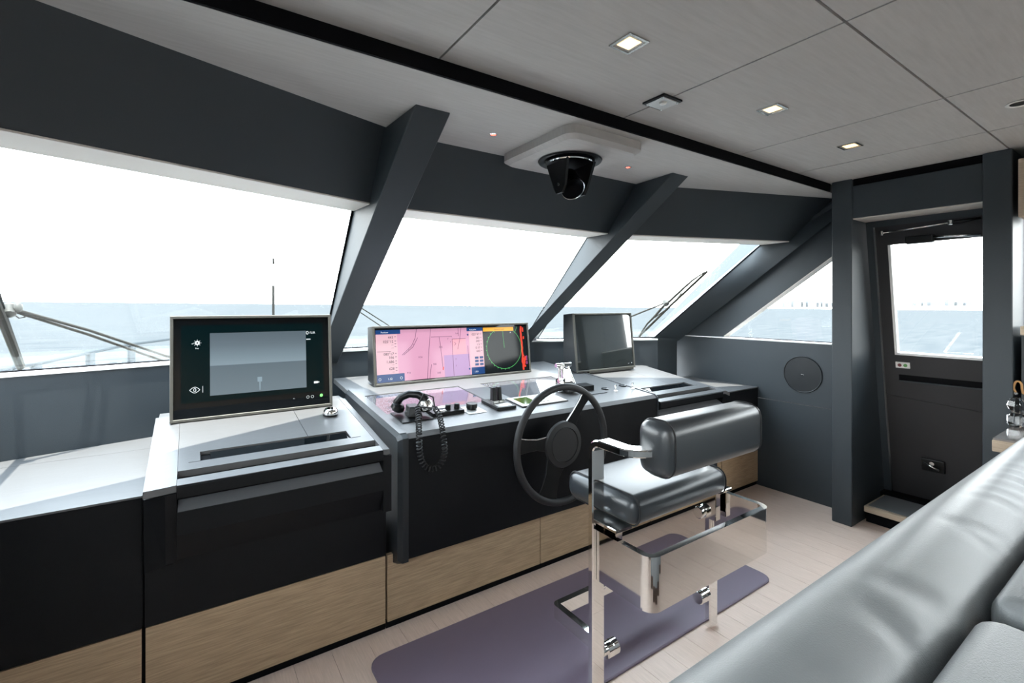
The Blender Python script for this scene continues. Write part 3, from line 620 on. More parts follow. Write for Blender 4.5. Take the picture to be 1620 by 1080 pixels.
def rect(nm, s, x0, x1, z0, z1, m, lvl=1): return box(nm, (x0, x1), (0.001 - 0.0006 * lvl, 0.0012 - 0.0006 * (lvl - 1)), (z0, z1), m, s, local=True)
def line(nm, s, pts, wd_, m, lvl=2):
    V = []; Fc = []
    for i, p in enumerate(pts):
        a = Vector(pts[max(i - 1, 0)]); b = Vector(pts[min(i + 1, len(pts) - 1)]); d = (b - a).normalized(); n = Vector((-d.y, d.x)) * wd_ / 2; y = 0.001 - 0.0006 * lvl
        V += [(p[0] + n.x, y, p[1] + n.y), (p[0] - n.x, y, p[1] - n.y)]
    for i in range(len(pts) - 1): Fc.append((2 * i, 2 * i + 1, 2 * i + 3, 2 * i + 2))
    return mesh(nm, V, Fc, m, s, local=True)
def txt(nm, s, st, x, z, h, m, align='LEFT', lvl=3):
    return text(nm, st, h, Matrix.Translation((x, 0.001 - 0.0006 * lvl, z)) @ Matrix.Rotation(math.pi / 2, 4, 'X'), m, s, align)

# ---- port display: thermal camera
d1, s1 = display('camera_display', 'thin-framed display showing a grey thermal camera picture of the sea', (0.252, 2.392, 0.8395), 0.0, math.radians(5), 0.640, 0.440, 0.07)
mat_p = rect('picture_field', s1, -0.282, 0.282, 0.075, 0.400, 'px_teal', 1)
rect('thermal_picture', s1, -0.180, 0.205, 0.098, 0.365, 'px_thermal', 2)
box('mast_echo', (0.000, 0.018), (-0.0016, -0.0012), (0.142, 0.163), 'px_thermal_hi', s1, local=True); box('mast_echo', (0.007, 0.012), (-0.0016, -0.0012), (0.105, 0.142), 'px_thermal_hi', s1, local=True)
txt('logo', s1, 'FLIR', 0.222, 0.350, 0.014, 'px_white')
line('logo_mark', s1, [(0.212 + 0.005 * math.cos(a * math.pi / 4), 0.355 + 0.007 * math.sin(a * math.pi / 4)) for a in range(9)], 0.0025, 'px_white')
line('sun_icon', s1, [(-0.225 + 0.006 * math.cos(a * math.pi / 6), 0.325 + 0.006 * math.sin(a * math.pi / 6)) for a in range(13)], 0.006, 'px_white')
for a in range(8): line('sun_ray', s1, [(-0.225 + r_ * math.cos(a * math.pi / 4), 0.325 + r_ * math.sin(a * math.pi / 4)) for r_ in (0.010, 0.014)], 0.0015, 'px_white')
line('minus_icon', s1, [(-0.245, 0.322), (-0.239, 0.322)], 0.002, 'px_white')
txt('caption', s1, 'Day', -0.232, 0.300, 0.008, 'px_white')
line('eye_icon', s1, [(-0.252 + 0.018 * i / 6, 0.128 + 0.012 * math.sin(math.pi * i / 12)) for i in range(13)] , 0.002, 'px_white'); line('eye_icon', s1, [(-0.252 + 0.018 * i / 6, 0.128 - 0.012 * math.sin(math.pi * i / 12)) for i in range(13)], 0.002, 'px_white')
line('eye_pupil', s1, [(-0.234 + 0.004 * math.cos(a * math.pi / 6), 0.128 + 0.007 * math.sin(a * math.pi / 6)) for a in range(13)], 0.002, 'px_white'); line('scale_mark', s1, [(-0.206, 0.115), (-0.206, 0.142)], 0.0015, 'px_white')
rect('camera_icon', s1, 0.238, 0.256, 0.113, 0.123, 'px_white', 2); line('camera_icon', s1, [(0.257, 0.118), (0.262, 0.118)], 0.006, 'px_white')
rect('mode_tick', s1, 0.207, 0.226, 0.322, 0.326, 'px_white', 2)
txt('return_icon', s1, '<-', 0.145, 0.048, 0.010, 'px_white')
line('mode_icon', s1, [(0.21 + 0.006 * math.cos(a * math.pi / 6), 0.052 + 0.006 * math.sin(a * math.pi / 6)) for a in range(13)], 0.0012, 'px_white'); line('mode_icon', s1, [(0.23 + 0.006 * math.cos(a * math.pi / 6), 0.052 + 0.006 * math.sin(a * math.pi / 6)) for a in range(13)], 0.0012, 'px_white')
line('power_light', s1, [(0.270 + 0.004 * math.cos(a * math.pi / 6), 0.054 + 0.004 * math.sin(a * math.pi / 6)) for a in range(13)], 0.006, 'led_green')

# ---- centre display: chart left, radar right
d2, s2 = display('navigation_display', 'wide double display with a pink sea chart and a dark radar picture', (1.382, 2.600, 0.874), 0.0, math.radians(7), 1.075, 0.335, 0.11)
x0, x1, z0, z1 = -0.520, 0.520, 0.018, 0.312
split = 0.175
rect('chart', s2, x0, split, z0, z1, 'px_pink', 1)
rect('chart_zone', s2, -0.105, 0.070, z0, 0.148, 'px_lilac', 2); rect('chart_zone', s2, -0.045, 0.05, 0.150, 0.245, 'px_rose', 2)
rect('data_panel', s2, x0, -0.395, z0, z1, 'px_panel', 2); rect('data_panel', s2, 0.075, split, z0, z1, 'px_panel', 2)
rect('title_bar', s2, x0, -0.375, 0.288, z1, 'px_navy', 3); rect('title_bar', s2, 0.06, split, 0.290, z1, 'px_navy', 3)
rect('status_bar', s2, x0, -0.36, z0, 0.062, 'px_navy', 3); rect('status_bar', s2, 0.08, split, z0, 0.062, 'px_navy', 3)
txt('title', s2, 'Position', -0.49, 0.294, 0.013, 'px_white', lvl=4); txt('title', s2, 'Autopilot', 0.078, 0.295, 0.013, 'px_white', lvl=4)
txt('bar_text', s2, '1.32', -0.46, 0.030, 0.016, 'px_white', lvl=4); txt('bar_text', s2, '1,320', 0.10, 0.030, 0.012, 'px_white', lvl=4)
for xx in (-0.505, -0.38): line('zoom_button', s2, [(xx + 0.007 * math.cos(a * math.pi / 4), 0.036 + 0.007 * math.sin(a * math.pi / 4)) for a in range(9)], 0.0015, 'px_white', 4)
for st, zz_ in (('443', 0.262), ('025°12', 0.238), ('---', 0.222), ('---', 0.206), ('080°17', 0.168), ('166', 0.148), ('1,686', 0.124), ('---', 0.110), ('628', 0.085), ('---', 0.070)):
    txt('readout', s2, st, -0.418, zz_, 0.021 if st[0] not in '-' else 0.014, 'px_ink', 'RIGHT')
    line('unit_mark', s2, [(-0.412, zz_ + 0.010), (-0.402, zz_ + 0.010)], 0.003, 'px_line', 3)
line('rule', s2, [(-0.515, 0.190), (-0.435, 0.190)], 0.002, 'px_ink', 3)
for st, zz_ in (('025°47', 0.262), ('183', 0.240), ('349', 0.219), ('1.5', 0.198), ('0.17', 0.177), ('443', 0.156)):
    txt('readout', s2, st, 0.150, zz_, 0.019, 'px_ink', 'RIGHT'); line('unit_mark', s2, [(0.156, zz_ + 0.008), (0.164, zz_ + 0.008)], 0.003, 'px_line', 3)
for r_ in range(3):
    for c_ in range(2): rect('button', s2, 0.108 + c_ * 0.035, 0.134 + c_ * 0.035, 0.072 + r_ * 0.021, 0.086 + r_ * 0.021, 'px_navy', 3)
for pts in ([(-0.22, z0), (-0.205, 0.16), (-0.185, z1)], [(-0.205, z0), (-0.19, 0.10)], [(-0.13, 0.26), (-0.12, 0.14), (-0.115, 0.06)], [(-0.185, 0.262), (-0.045, 0.262), (-0.045, 0.245), (0.05, 0.245)], [(-0.045, 0.245), (-0.045, z0)],
            [(-0.37, 0.165), (-0.31, 0.215), (-0.285, 0.262), (-0.275, z1)], [(-0.36, 0.165), (-0.30, 0.21), (-0.27, 0.262)], [(0.02, z1), (0.01, 0.25), (-0.01, 0.18)], [(0.062, 0.20), (0.066, 0.07)], [(0.0, 0.262), (0.0, z1)], [(-0.03, 0.225), (-0.02, 0.215), (-0.03, 0.205)]):
    line('chart_line', s2, pts, 0.0025, 'px_line', 3)
for st, xx, zz_ in (('K26', -0.27, 0.142), ('P10', -0.345, 0.056), ('505', -0.135, 0.195), ('500', -0.18, 0.095), ('508', -0.155, 0.042), ('7', -0.03, 0.115), ('7', -0.03, 0.075), ('x', -0.06, 0.225), ('f', -0.075, 0.242), ('Lot', -0.02, 0.275), ('s', -0.30, 0.22), ('s', -0.33, 0.19)):
    txt('sounding', s2, st, xx, zz_, 0.015, 'px_line')
line('vessel_mark', s2, [(-0.116, 0.062), (-0.113, 0.080)], 0.006, 'px_red', 3)
for zz_ in (0.268, 0.055): line('waypoint', s2, [(0.066 + 0.004 * math.cos(a * math.pi / 4), zz_ + 0.004 * math.sin(a * math.pi / 4)) for a in range(9)], 0.005, 'px_navy', 3)
rect('radar', s2, split, x1, z0, z1, 'px_dark', 1)
cxr, czr, Rr = 0.335, 0.172, 0.135
line('radar_ring', s2, [(cxr + Rr * math.cos(a * math.pi / 30), czr + Rr * math.sin(a * math.pi / 30)) for a in range(61)], 0.0022, 'px_green', 2)
for a in range(14, 44): 
    if a % 2 == 0: line('ring_tick', s2, [(cxr + q * math.cos(a * math.pi / 30 + 0.5), czr + q * math.sin(a * math.pi / 30 + 0.5)) for q in (Rr - 0.001, Rr + 0.007)], 0.004, 'px_green', 2)
line('heading_line', s2, [(cxr, czr), (cxr - 0.008, czr + Rr)], 0.0018, 'px_green', 2)
line('cursor_line', s2, [(0.245, 0.300), (0.268, 0.276)], 0.002, 'px_green', 2); line('cursor_line', s2, [(0.445, 0.310), (0.425, 0.270)], 0.002, 'px_green', 2)
ob = rect('alert_banner', s2, 0.180, 0.415, 0.284, 0.309, 'px_orange', 3); txt('alert_text', s2, 'Connected vessel', 0.30, 0.292, 0.011, 'px_ink', 'CENTER', 4)
pts_ = [(0.476 + random.uniform(-0.003, 0.003), z0 + (z1 - z0) * i / 16) for i in range(17)]; line('land_echo', s2, pts_, 0.014, 'px_red', 2)
for i in range(14): 
    zz_ = z0 + 0.01 + random.random() * 0.25; xx = 0.486 + random.random() * 0.012; line('land_echo', s2, [(xx, zz_), (xx, zz_ + random.uniform(0.006, 0.03))], random.uniform(0.006, 0.014), 'px_red', 3)
for i in range(4): 
    zz_ = z0 + 0.01 + random.random() * 0.08; line('land_echo', s2, [(0.508, zz_), (0.508, zz_ + 0.02)], 0.012, 'px_magenta', 2)
txt('radar_caption', s2, 'A', 0.385, 0.268, 0.013, 'px_white')

# ---- starboard display: off, only reflections
d3, s3 = display('dark_display', 'switched-off glossy display turned towards the steering wheel', (2.474, 2.434, 0.864), math.radians(-1), math.radians(6), 0.572, 0.408, 0.14)
box('foot', (-0.17, 0.27), (0.0, 0.022), (-0.0125, 0.0), 'bezel', d3, local=True)
rect('glass_front', s3, -0.272, 0.272, 0.016, 0.392, 'screen_right', 1)
line('power_light', s3, [(0.255 + 0.002 * math.cos(a * math.pi / 4), 0.035 + 0.002 * math.sin(a * math.pi / 4)) for a in range(9)], 0.003, 'px_white')
txt('bezel_mark', s3, 'oo', 0.215, 0.030, 0.010, 'px_white')

# ================================================================== CONTROLS ON THE CONSOLE
sw = thing('steering_wheel', 'large black three-spoke steering wheel on the helm console front', 'steering wheel', (1.442, 1.70, 0.678))
WC = Vector((1.442, 1.70, 0.678)); WRr = 0.264; tl = 0.03
wu = Vector((1, 0, 0)); ww = Vector((0, math.sin(tl), math.cos(tl))); wnrm = Vector((0, -math.cos(tl), math.sin(tl)))
tube('rim', [WC + WRr * (math.cos(a) * wu + math.sin(a) * ww) for a in [2 * math.pi * i / 72 for i in range(72)]], 0.0165, 'rubber', sw, n=14, close=True)
HCt = WC - wnrm * 0.014 + Vector((0.006, 0, -0.004))
lathe('hub', [(0.030, -0.075), (0.06, -0.05), (0.102, -0.004), (0.109, 0.006), (0.104, 0.016), (0.080, 0.021), (0.077, 0.018), (0.001, 0.020)], HCt, wnrm, 'rubber', sw, n=48)
txt_m = Matrix.Translation(HCt + wnrm * 0.0222) @ Matrix(((1, 0, 0, 0), (0, 0, -1, 0), (0, 1, 0, 0), (0, 0, 0, 1)))
line_l = lathe('hub_ring', [(0.0775, 0.018), (0.0795, 0.0225), (0.0815, 0.018)], HCt, wnrm, 'satin_black', sw, n=48, close=True)
def spoke(a0, half0, half1, edge):
    V = []
    for q, hf, dp in ((0.085, half0, -0.014), (0.15, half0 * 0.72, -0.012), (0.21, half1 * 0.8, -0.006), (WRr - 0.004, half1, 0.0)):
        c = math.cos(a0); s_ = math.sin(a0); rad = wu * c + ww * s_; tan = -wu * s_ + ww * c
        o_ = WC + rad * q + wnrm * dp
        V.append([o_ + tan * hf + wnrm * 0.006, o_ - tan * hf + wnrm * 0.006, o_ - tan * hf - wnrm * 0.006, o_ + tan * hf - wnrm * 0.006])
    loft('spoke', V, 'satin_black', sw, smooth=False, bev=0.002, seg=1)
    if edge is not None: tube('spoke_edge', [r0[edge] for r0 in V], 0.0024, 'steel', sw, n=6)
spoke(math.radians(174), 0.034, 0.036, 1); spoke(math.radians(55), 0.034, 0.028, 0); spoke(math.radians(-114), 0.058, 0.060, None)
tube('column', [HCt - wnrm * 0.07, HCt - wnrm * 0.0 + Vector((0, 0.08, 0.0))], 0.032, 'satin_black', sw, n=16)

# radio handset with coiled cord
B = top_c(640, 658)
hs = thing('radio_handset', 'black telephone-style radio handset with coiled cord hanging down the console', 'handset', tuple(B))
hx = 0.835; hyy = 2.045
cslab('cradle_plate', hx - 0.075, hx + 0.07, hyy - 0.085, hyy + 0.07, 'satin_black', 0.0035, 0.008, hs)
zb = zc(hyy)
hexa('cradle', [(hx - 0.03, hyy - 0.04, zb + 0.006), (hx + 0.03, hyy - 0.06, zb + 0.006), (hx + 0.05, hyy + 0.03, zb + 0.006), (hx - 0.02, hyy + 0.04, zb + 0.006)],
     [(hx - 0.02, hyy - 0.03, zb + 0.05), (hx + 0.02, hyy - 0.05, zb + 0.05), (hx + 0.03, hyy + 0.02, zb + 0.055), (hx - 0.015, hyy + 0.03, zb + 0.055)], 'satin_black', hs, bev=0.004, seg=2)
ux = Vector((0.86, -0.5, 0)).normalized()
hp = [Vector((hx, hyy, zb)) + ux * dx + Vector((0, 0, dz)) for dx, dz in ((-0.068, 0.044), (-0.064, 0.068), (-0.045, 0.090), (-0.01, 0.103), (0.03, 0.100), (0.058, 0.082), (0.070, 0.052))]
tube('grip', hp, [0.017, 0.019, 0.018, 0.017, 0.018, 0.021, 0.021], 'satin_black', hs, n=14)
lathe('earpiece', [(0.020, -0.004), (0.031, 0.006), (0.031, 0.022), (0.020, 0.034)], hp[0] + Vector((0, 0, -0.014)), (ux * 0.5 + Vector((0, 0, 1))), 'satin_black', hs, n=20)
lathe('mouthpiece', [(0.024, -0.004), (0.033, 0.004), (0.034, 0.026), (0.026, 0.046), (0.012, 0.052)], hp[-1] + Vector((0, 0, -0.022)), (-ux * 0.25 + Vector((0, 0, 1))), 'steel', hs, n=20)
cA = Vector((hx + 0.075, hyy - 0.105, zb + 0.03)); 
cp = [on_y(660, 643, 1.93), on_y(662, 660, 1.87), on_y(663, 690, 1.785), on_y(664, 712, 1.79), on_y(669, 732, 1.79), on_y(681, 741, 1.79), on_y(695, 736, 1.79), on_y(703, 718, 1.79), on_y(702, 695, 1.785), on_y(696, 660, 1.87), on_y(688, 645, 1.93)]
def catmull(P, n):
    out = []; P = [P[0]] + P + [P[-1]]
    for i in range(1, len(P) - 2):
        for j in range(n):
            t = j / n; a, b, c, d = P[i - 1], P[i], P[i + 1], P[i + 2]
            out.append(0.5 * ((2 * b) + (c - a) * t + (2 * a - 5 * b + 4 * c - d) * t * t + (3 * b - a - 3 * c + d) * t ** 3))
    out.append(P[-2]); return out
cs = catmull(cp, 60); LL = [0]
for a, b in zip(cs[:-1], cs[1:]): LL.append(LL[-1] + (b - a).length)
coil = []; N = 46 * 10; up = Vector((0, 1, 0)); j = 0
for i in range(N + 1):
    s_ = LL[-1] * i / N
    while j < len(LL) - 2 and LL[j + 1] < s_: j += 1
    f_ = (s_ - LL[j]) / max(LL[j + 1] - LL[j], 1e-6); p = cs[j].lerp(cs[j + 1], f_); t_ = (cs[j + 1] - cs[j]).normalized()
    u_ = (up - t_ * up.dot(t_)).normalized(); v_ = t_.cross(u_); a = 2 * math.pi * i / 10
    coil.append(p + 0.0105 * (math.cos(a) * u_ + math.sin(a) * v_))
tube('coiled_cord', coil, 0.0030, 'rubber', hs, n=5)
tube('cord_lead', [hp[-1] + Vector((0.01, -0.02, 0.0)), hp[-1] + Vector((0.03, -0.05, -0.01)), cp[0]], 0.0035, 'rubber', hs, n=6)
tube('cord_lead', [cp[-1], cp[-1] + Vector((0.0, 0.02, 0.045)), cp[-1] + Vector((-0.035, 0.04, 0.06)), cp[-1] + Vector((-0.06, 0.06, 0.0))], 0.0035, 'rubber', hs, n=6)

# radio set
rs = thing('radio_set', 'low black radio panel with two round knobs beside the handset', 'radio', (0.98, 2.03, zc(2.03)))
cslab('panel', 0.915, 1.075, 1.985, 2.085, 'satin_black', 0.0035, 0.020, rs); cslab('display_strip', 0.94, 1.02, 2.045, 2.075, 'brushed_plate', 0.020, 0.022, rs)
for kx in (1.005, 1.052): lathe('knob', [(0.014, 0), (0.013, 0.02), (0.010, 0.023), (0.001, 0.0235)], (kx, 2.02, zc(2.02) + 0.02), (0, -0.095, 1), 'satin_black', rs, n=18)
for kx in (0.935, 0.955, 0.975): cslab('key', kx, kx + 0.013, 1.997, 2.012, 'brushed_plate', 0.020, 0.024, rs)
# rotary dial
rd = thing('rotary_dial', 'squat black rotary dial on a small bright plate', 'dial', (1.135, 2.02, zc(2.02)))
cslab('plate', 1.085, 1.18, 1.955, 2.07, 'brushed_plate', 0.0035, 0.005, rd)
lathe('dial', [(0.024, 0.004), (0.024, 0.010), (0.027, 0.011), (0.027, 0.030), (0.025, 0.033), (0.001, 0.0335)], (1.135, 2.025, zc(2.025)), (0, -0.095, 1), 'satin_black', rd, n=28)
# thruster joystick pair
tj = thing('thruster_levers', 'pair of upright black thruster levers on a black plate', 'lever', (1.30, 2.03, zc(2.03)))
cslab('plate', 1.235, 1.345, 1.945, 2.10, 'satin_black', 0.0035, 0.018, tj); cslab('legend_plate', 1.25, 1.33, 1.96, 2.0, 'brushed_plate', 0.018, 0.019, tj)
for kx in (1.272, 1.305):
    zk = zc(2.04) + 0.018
    hexa('lever', [(kx - 0.011, 2.025, zk), (kx + 0.011, 2.025, zk), (kx + 0.011, 2.06, zk), (kx - 0.011, 2.06, zk)], [(kx - 0.010, 2.035, zk + 0.075), (kx + 0.010, 2.035, zk + 0.075), (kx + 0.010, 2.06, zk + 0.075), (kx - 0.010, 2.06, zk + 0.075)], 'satin_black', tj, bev=0.004, seg=2)
    box('collar', (kx - 0.014, kx + 0.014), (2.015, 2.07), (zk - 0.002, zk + 0.010), 'steel', tj)
# autopilot head
ap = thing('autopilot_panel', 'pale-framed autopilot panel with a small green screen behind the wheel rim', 'instrument', (1.53, 2.02, zc(2.02)))
cslab('frame', 1.385, 1.675, 1.945, 2.095, 'brushed_plate', 0.0035, 0.010, ap); cslab('base_rim', 1.38, 1.68, 1.94, 2.10, 'satin_black', 0.0035, 0.006, ap)
gm = emit('px_moss', (0.10, 0.17, 0.05), 0.7); cslab('screen', 1.41, 1.50, 1.965, 2.075, gm, 0.010, 0.011, ap)
for kx in (1.525, 1.56, 1.595):
    for ky in (1.97, 2.005, 2.04): cslab('key', kx, kx + 0.024, ky, ky + 0.022, 'white_plastic', 0.010, 0.013, ap)
# chrome engine controls
ec = thing('engine_control', 'chrome twin engine lever on a dark pedestal behind the wheel rim', 'throttle', (1.805, 2.10, zc(2.10)))
zk = zc(2.15) + 0.0035
hexa('pedestal', [(1.76, 2.03, zk), (1.85, 2.03, zk), (1.85, 2.15, zk), (1.76, 2.15, zk)], [(1.77, 2.045, zk + 0.045), (1.84, 2.045, zk + 0.045), (1.84, 2.14, zk + 0.055), (1.77, 2.14, zk + 0.055)], 'satin_black', ec, bev=0.006, seg=2)
lathe('side_boss', [(0.040, 0), (0.040, 0.012), (0.028, 0.020), (0.001, 0.022)], (1.761, 2.095, zk + 0.04), (-1, 0, 0), 'chrome', ec, n=24)
for sx in (-1, 1):
    tube('lever', [(1.805 + sx * 0.052, 2.09, zk + 0.03), (1.805 + sx * 0.042, 2.11, zk + 0.085), (1.805 + sx * 0.03, 2.125, zk + 0.135)], [0.011, 0.009, 0.009], 'chrome', ec, n=12)
    tube('lever_head', [(1.805 + sx * 0.003, 2.125, zk + 0.145), (1.805 + sx * 0.055, 2.128, zk + 0.145)], [0.013, 0.013], 'chrome', ec, n=16)
hexa('shield', [(1.775, 2.08, zk + 0.05), (1.835, 2.08, zk + 0.05), (1.835, 2.12, zk + 0.05), (1.775, 2.12, zk + 0.05)], [(1.787, 2.10, zk + 0.13), (1.823, 2.10, zk + 0.13), (1.823, 2.13, zk + 0.13), (1.787, 2.13, zk + 0.13)], 'chrome', ec, bev=0.006, seg=2)
cslab('trim_box', 1.90, 1.985, 2.06, 2.13, 'satin_black', 0.0035, 0.032, thing('trim_unit', 'small black control box right of the chrome lever', 'control box', (1.95, 2.09, zc(2.09))))
cslab('label_slot', 1.88, 2.02, 1.985, 1.992, 'gap_black', 0.0035, 0.004, thing('label_plate', 'thin dark label strip on the console edge beside the wheel', 'label', (1.95, 1.99, zc(1.99))))
for i, (px, py, lab) in enumerate(((957, 616, 'flat oval black push switch nearest the control box'), (985, 611, 'flat oval black push switch nearest the side console'))):
    p = top_c(px, py); t = thing('push_switch', lab, 'switch', tuple(p), 'console switches')
    lathe('bezel', [(0.022, 0), (0.022, 0.004), (0.018, 0.007), (0.001, 0.0075)], p + Vector((0, 0, 0.0035)), (0, -0.095, 1), 'satin_black', t, n=20)
    lathe('cap', [(0.012, 0.006), (0.011, 0.010), (0.001, 0.0105)], p + Vector((0, 0, 0.0035)), (0, -0.095, 1), 'rubber', t, n=16)
for i, (px, py, lab) in enumerate(((974, 620, 'small chrome toggle switch beside the oval switches'), (1001, 616, 'small chrome toggle switch at the starboard end of the helm console'))):
    p = top_c(px, py); t = thing('toggle_switch', lab, 'switch', tuple(p), 'console switches')
    lathe('nut', [(0.012, 0), (0.012, 0.006), (0.006, 0.009)], p + Vector((0, 0, 0.0035)), (0, -0.095, 1), 'chrome', t, n=6)
    tube('bat', [p + Vector((0, 0, 0.008)), p + Vector((0.008, 0.008, 0.040))], [0.0035, 0.0055], 'chrome', t, n=8)
tbp = on_slope(523, 655, 0.7625, 0.14, 1.82)
tb = thing('trackball_knob', 'small ribbed chrome knob below the right corner of the camera display', 'knob', tuple(tbp))
lathe('body', [(0.030, 0.0), (0.032, 0.006), (0.031, 0.018), (0.024, 0.027), (0.014, 0.030), (0.001, 0.0305)], tbp, (0, -0.14, 1), 'chrome', tb, n=24)
lathe('foot', [(0.033, -0.001), (0.034, 0.004), (0.031, 0.005)], tbp, (0, -0.14, 1), 'satin_black', tb, n=24)

# ================================================================== FLOOR MAT, CHAIR
def rounded(x0, x1, y0, y1, r, n=6):
    out = []
    for cx_, cy_, a0 in ((x1 - r, y1 - r, 0), (x0 + r, y1 - r, 90), (x0 + r, y0 + r, 180), (x1 - r, y0 + r, 270)):
        for i in range(n + 1):
            a = math.radians(a0 + 90 * i / n); out.append((cx_ + r * math.cos(a), cy_ + r * math.sin(a)))
    return out
mp_ = rounded(0.545, 2.335, 1.19, 1.762, 0.06)
fm = thing('floor_mat', 'thin purple-grey mat with rounded corners under the helm chair', 'mat', (1.44, 1.48, 0.0))
loft('pad', [[(x, y, 0.0005) for x, y in mp_], [(x, y, 0.007) for x, y in mp_], [(1.44 + (x - 1.44) * 0.995, 1.476 + (y - 1.476) * 0.985, 0.010) for x, y in mp_]], 'mat_purple', fm, smooth=False)

ch = thing('helm_chair', 'chrome-framed helm chair with dark leather seat and bolster backrest', 'chair', (1.44, 1.16, 0.010))
XL, XR, PY = 1.128, 1.778, 1.16
ZM = 0.0103
for sgn, xp in ((1, XL), (-1, XR)):
    # post rising into the arm, which sweeps aft and then in to the bolster
    pts = [Vector((xp, PY, ZM)), Vector((xp, PY, 0.835))] + arc((xp, PY - 0.035, 0.835), 0.035, 0, math.pi / 2, 6, (0, 1, 0), (0, 0, 1))[1:]
    wid = [(1, 0, 0)] * len(pts)
    pts2 = [Vector((xp, PY - 0.075, 0.869))]
    wid2 = [(1, 0, 0)]
    ctr = Vector((xp + sgn * 0.06, PY - 0.115, 0.868)); 
    for i in range(1, 8):
        a = math.radians(180 + 66 * i / 7) if sgn > 0 else math.radians(0 - 66 * i / 7)
        p = ctr + 0.06 * Vector((math.cos(a), math.sin(a), 0)); pts2.append(Vector((p.x, p.y, 0.868)))
        wid2.append((-math.cos(a) * sgn, -math.sin(a) * sgn, 0))
    e_ = pts2[-1]; dr_ = (pts2[-1] - pts2[-2]).normalized(); pts2.append(e_ + dr_ * 0.05); wid2.append(wid2[-1])
    bar('post', pts + pts2, wid + wid2, 0.055, 0.024, 'chrome', ch)
bx0, bx1, by0, by1 = 1.165, 1.712, 0.900, 1.028
bo = box('backrest', (bx0, bx1), (by0, by1), (0.795, 0.968), 'leather', ch, bev=0.042, seg=7)
se = box('seat', (1.172, 1.705), (1.035, 1.372), (0.602, 0.700), 'leather', ch, bev=0.040, seg=7)
def piping(par, x, y0, y1, z0, z1, r):
    pts = [(x, y, z) for y, z in rounded(y0, y1, z0, z1, r)]
    tube('piping', pts, 0.0028, 'rubber', par, n=6, close=True)
piping(bo, bx0 + 0.035, by0 - 0.001, by1 + 0.001, 0.794, 0.969, 0.05); piping(bo, bx1 - 0.035, by0 - 0.001, by1 + 0.001, 0.794, 0.969, 0.05)
piping(se, 1.172 + 0.026, 1.034, 1.373, 0.601, 0.701, 0.04); piping(se, 1.705 - 0.026, 1.034, 1.373, 0.601, 0.701, 0.04)
for xp in (XL, XR):
    s_ = 1 if xp == XL else -1
    xx = sorted((xp + s_ * 0.0, xp + s_ * 0.075))
    box('seat_bracket', xx, (1.07, 1.20), (0.590, 0.602), 'chrome', ch, bev=0.002, seg=1)
    xx = sorted((xp + s_ * 0.030, xp + s_ * 0.062)); box('seat_bracket', xx, (1.10, 1.16), (0.47, 0.588), 'chrome', ch, bev=0.002, seg=1)
# wide mirror band behind the legs
def band(nm, ring_pts, z0, z1, th):
    P = [Vector((x, y, 0)) for x, y in ring_pts]; rings = []
    for i, p in enumerate(P):
        t = (P[min(i + 1, len(P) - 1)] - P[max(i - 1, 0)]).normalized(); n = Vector((-t.y, t.x, 0)) * th / 2
        rings.append([p + n + Vector((0, 0, z0)), p - n + Vector((0, 0, z0)), p - n + Vector((0, 0, z1)), p + n + Vector((0, 0, z1))])
    o = loft(nm, rings, 'chrome', ch, smooth=False)
    return o
def u_path(xl, xr, ya, yb, r):                       # from the port post round to the starboard post
    s = 1 if yb < ya else -1
    out = [(xl, ya)]
    for i in range(11):
        a = math.radians(180 + 90 * i / 10); out.append((xl + r + r * math.cos(a), yb + s * (r + r * math.sin(a))))
    for i in range(11):
        a = math.radians(270 + 90 * i / 10); out.append((xr - r + r * math.cos(a), yb + s * (r + r * math.sin(a))))
    out.append((xr, ya)); return out
bo_ = band('rear_band', u_path(XL, XR, PY - 0.013, 0.932, 0.030), 0.412, 0.577, 0.022)
for p in bo_.data.polygons: p.use_smooth = False
band('foot_rest', u_path(XL, XR, PY + 0.013, 1.372, 0.012), 0.168, 0.216, 0.024)
def pivot(x, y, z, dx, r=0.027):
    lathe('pivot_knob', [(r * 0.55, 0), (r * 0.55, 0.012), (r, 0.013), (r, 0.034), (r * 0.93, 0.036), (r * 0.93, 0.039), (r, 0.041), (r, 0.062), (r * 0.85, 0.066), (0.001, 0.066)], (x, y, z), (dx, 0, 0), 'chrome', ch, n=28)
pivot(XL + 0.026, PY - 0.0, 0.150, 1, 0.026); pivot(XR - 0.026, PY, 0.150, -1, 0.026)
pivot(XR - 0.026, PY, 0.492, -1, 0.024); pivot(XR + 0.026, PY, 0.492, 1, 0.024); pivot(XL - 0.0, PY + 0.03, 0.35, 1, 0.012)

# ================================================================== SOFA
so = thing('sofa', 'long grey leather sofa back facing aft with a padded roll along its top', 'sofa', (1.0, 0.2, 0.0))
NX = 150; xa, xb = -0.62, 2.52
prof = [(0.405, 0.19), (0.412, 0.40), (0.418, 0.68), (0.416, 0.76), (0.400, 0.822), (0.374, 0.862), (0.340, 0.882), (0.300, 0.887), (0.262, 0.879), (0.235, 0.865), (0.218, 0.848), (0.208, 0.828), (0.204, 0.80), (0.204, 0.70), (0.204, 0.19)]
fine = []
for a, b in zip(prof[:-1], prof[1:]):
    for i in range(4): fine.append((a[0] + (b[0] - a[0]) * i / 4, a[1] + (b[1] - a[1]) * i / 4))
fine.append(prof[-1])
for _ in range(3):
    fine = [fine[0]] + [((fine[i - 1][0] + 2 * fine[i][0] + fine[i + 1][0]) / 4, (fine[i - 1][1] + 2 * fine[i][1] + fine[i + 1][1]) / 4) for i in range(1, len(fine) - 1)] + [fine[-1]]
wr_ = [(random.uniform(0.3, 2.3), random.uniform(0.010, 0.022), random.uniform(0.002, 0.006), random.uniform(-0.5, 0.5)) for _ in range(26)] + [(1.50 + 0.07 * i, 0.014, 0.006, 0.35) for i in range(6)]
rings = []
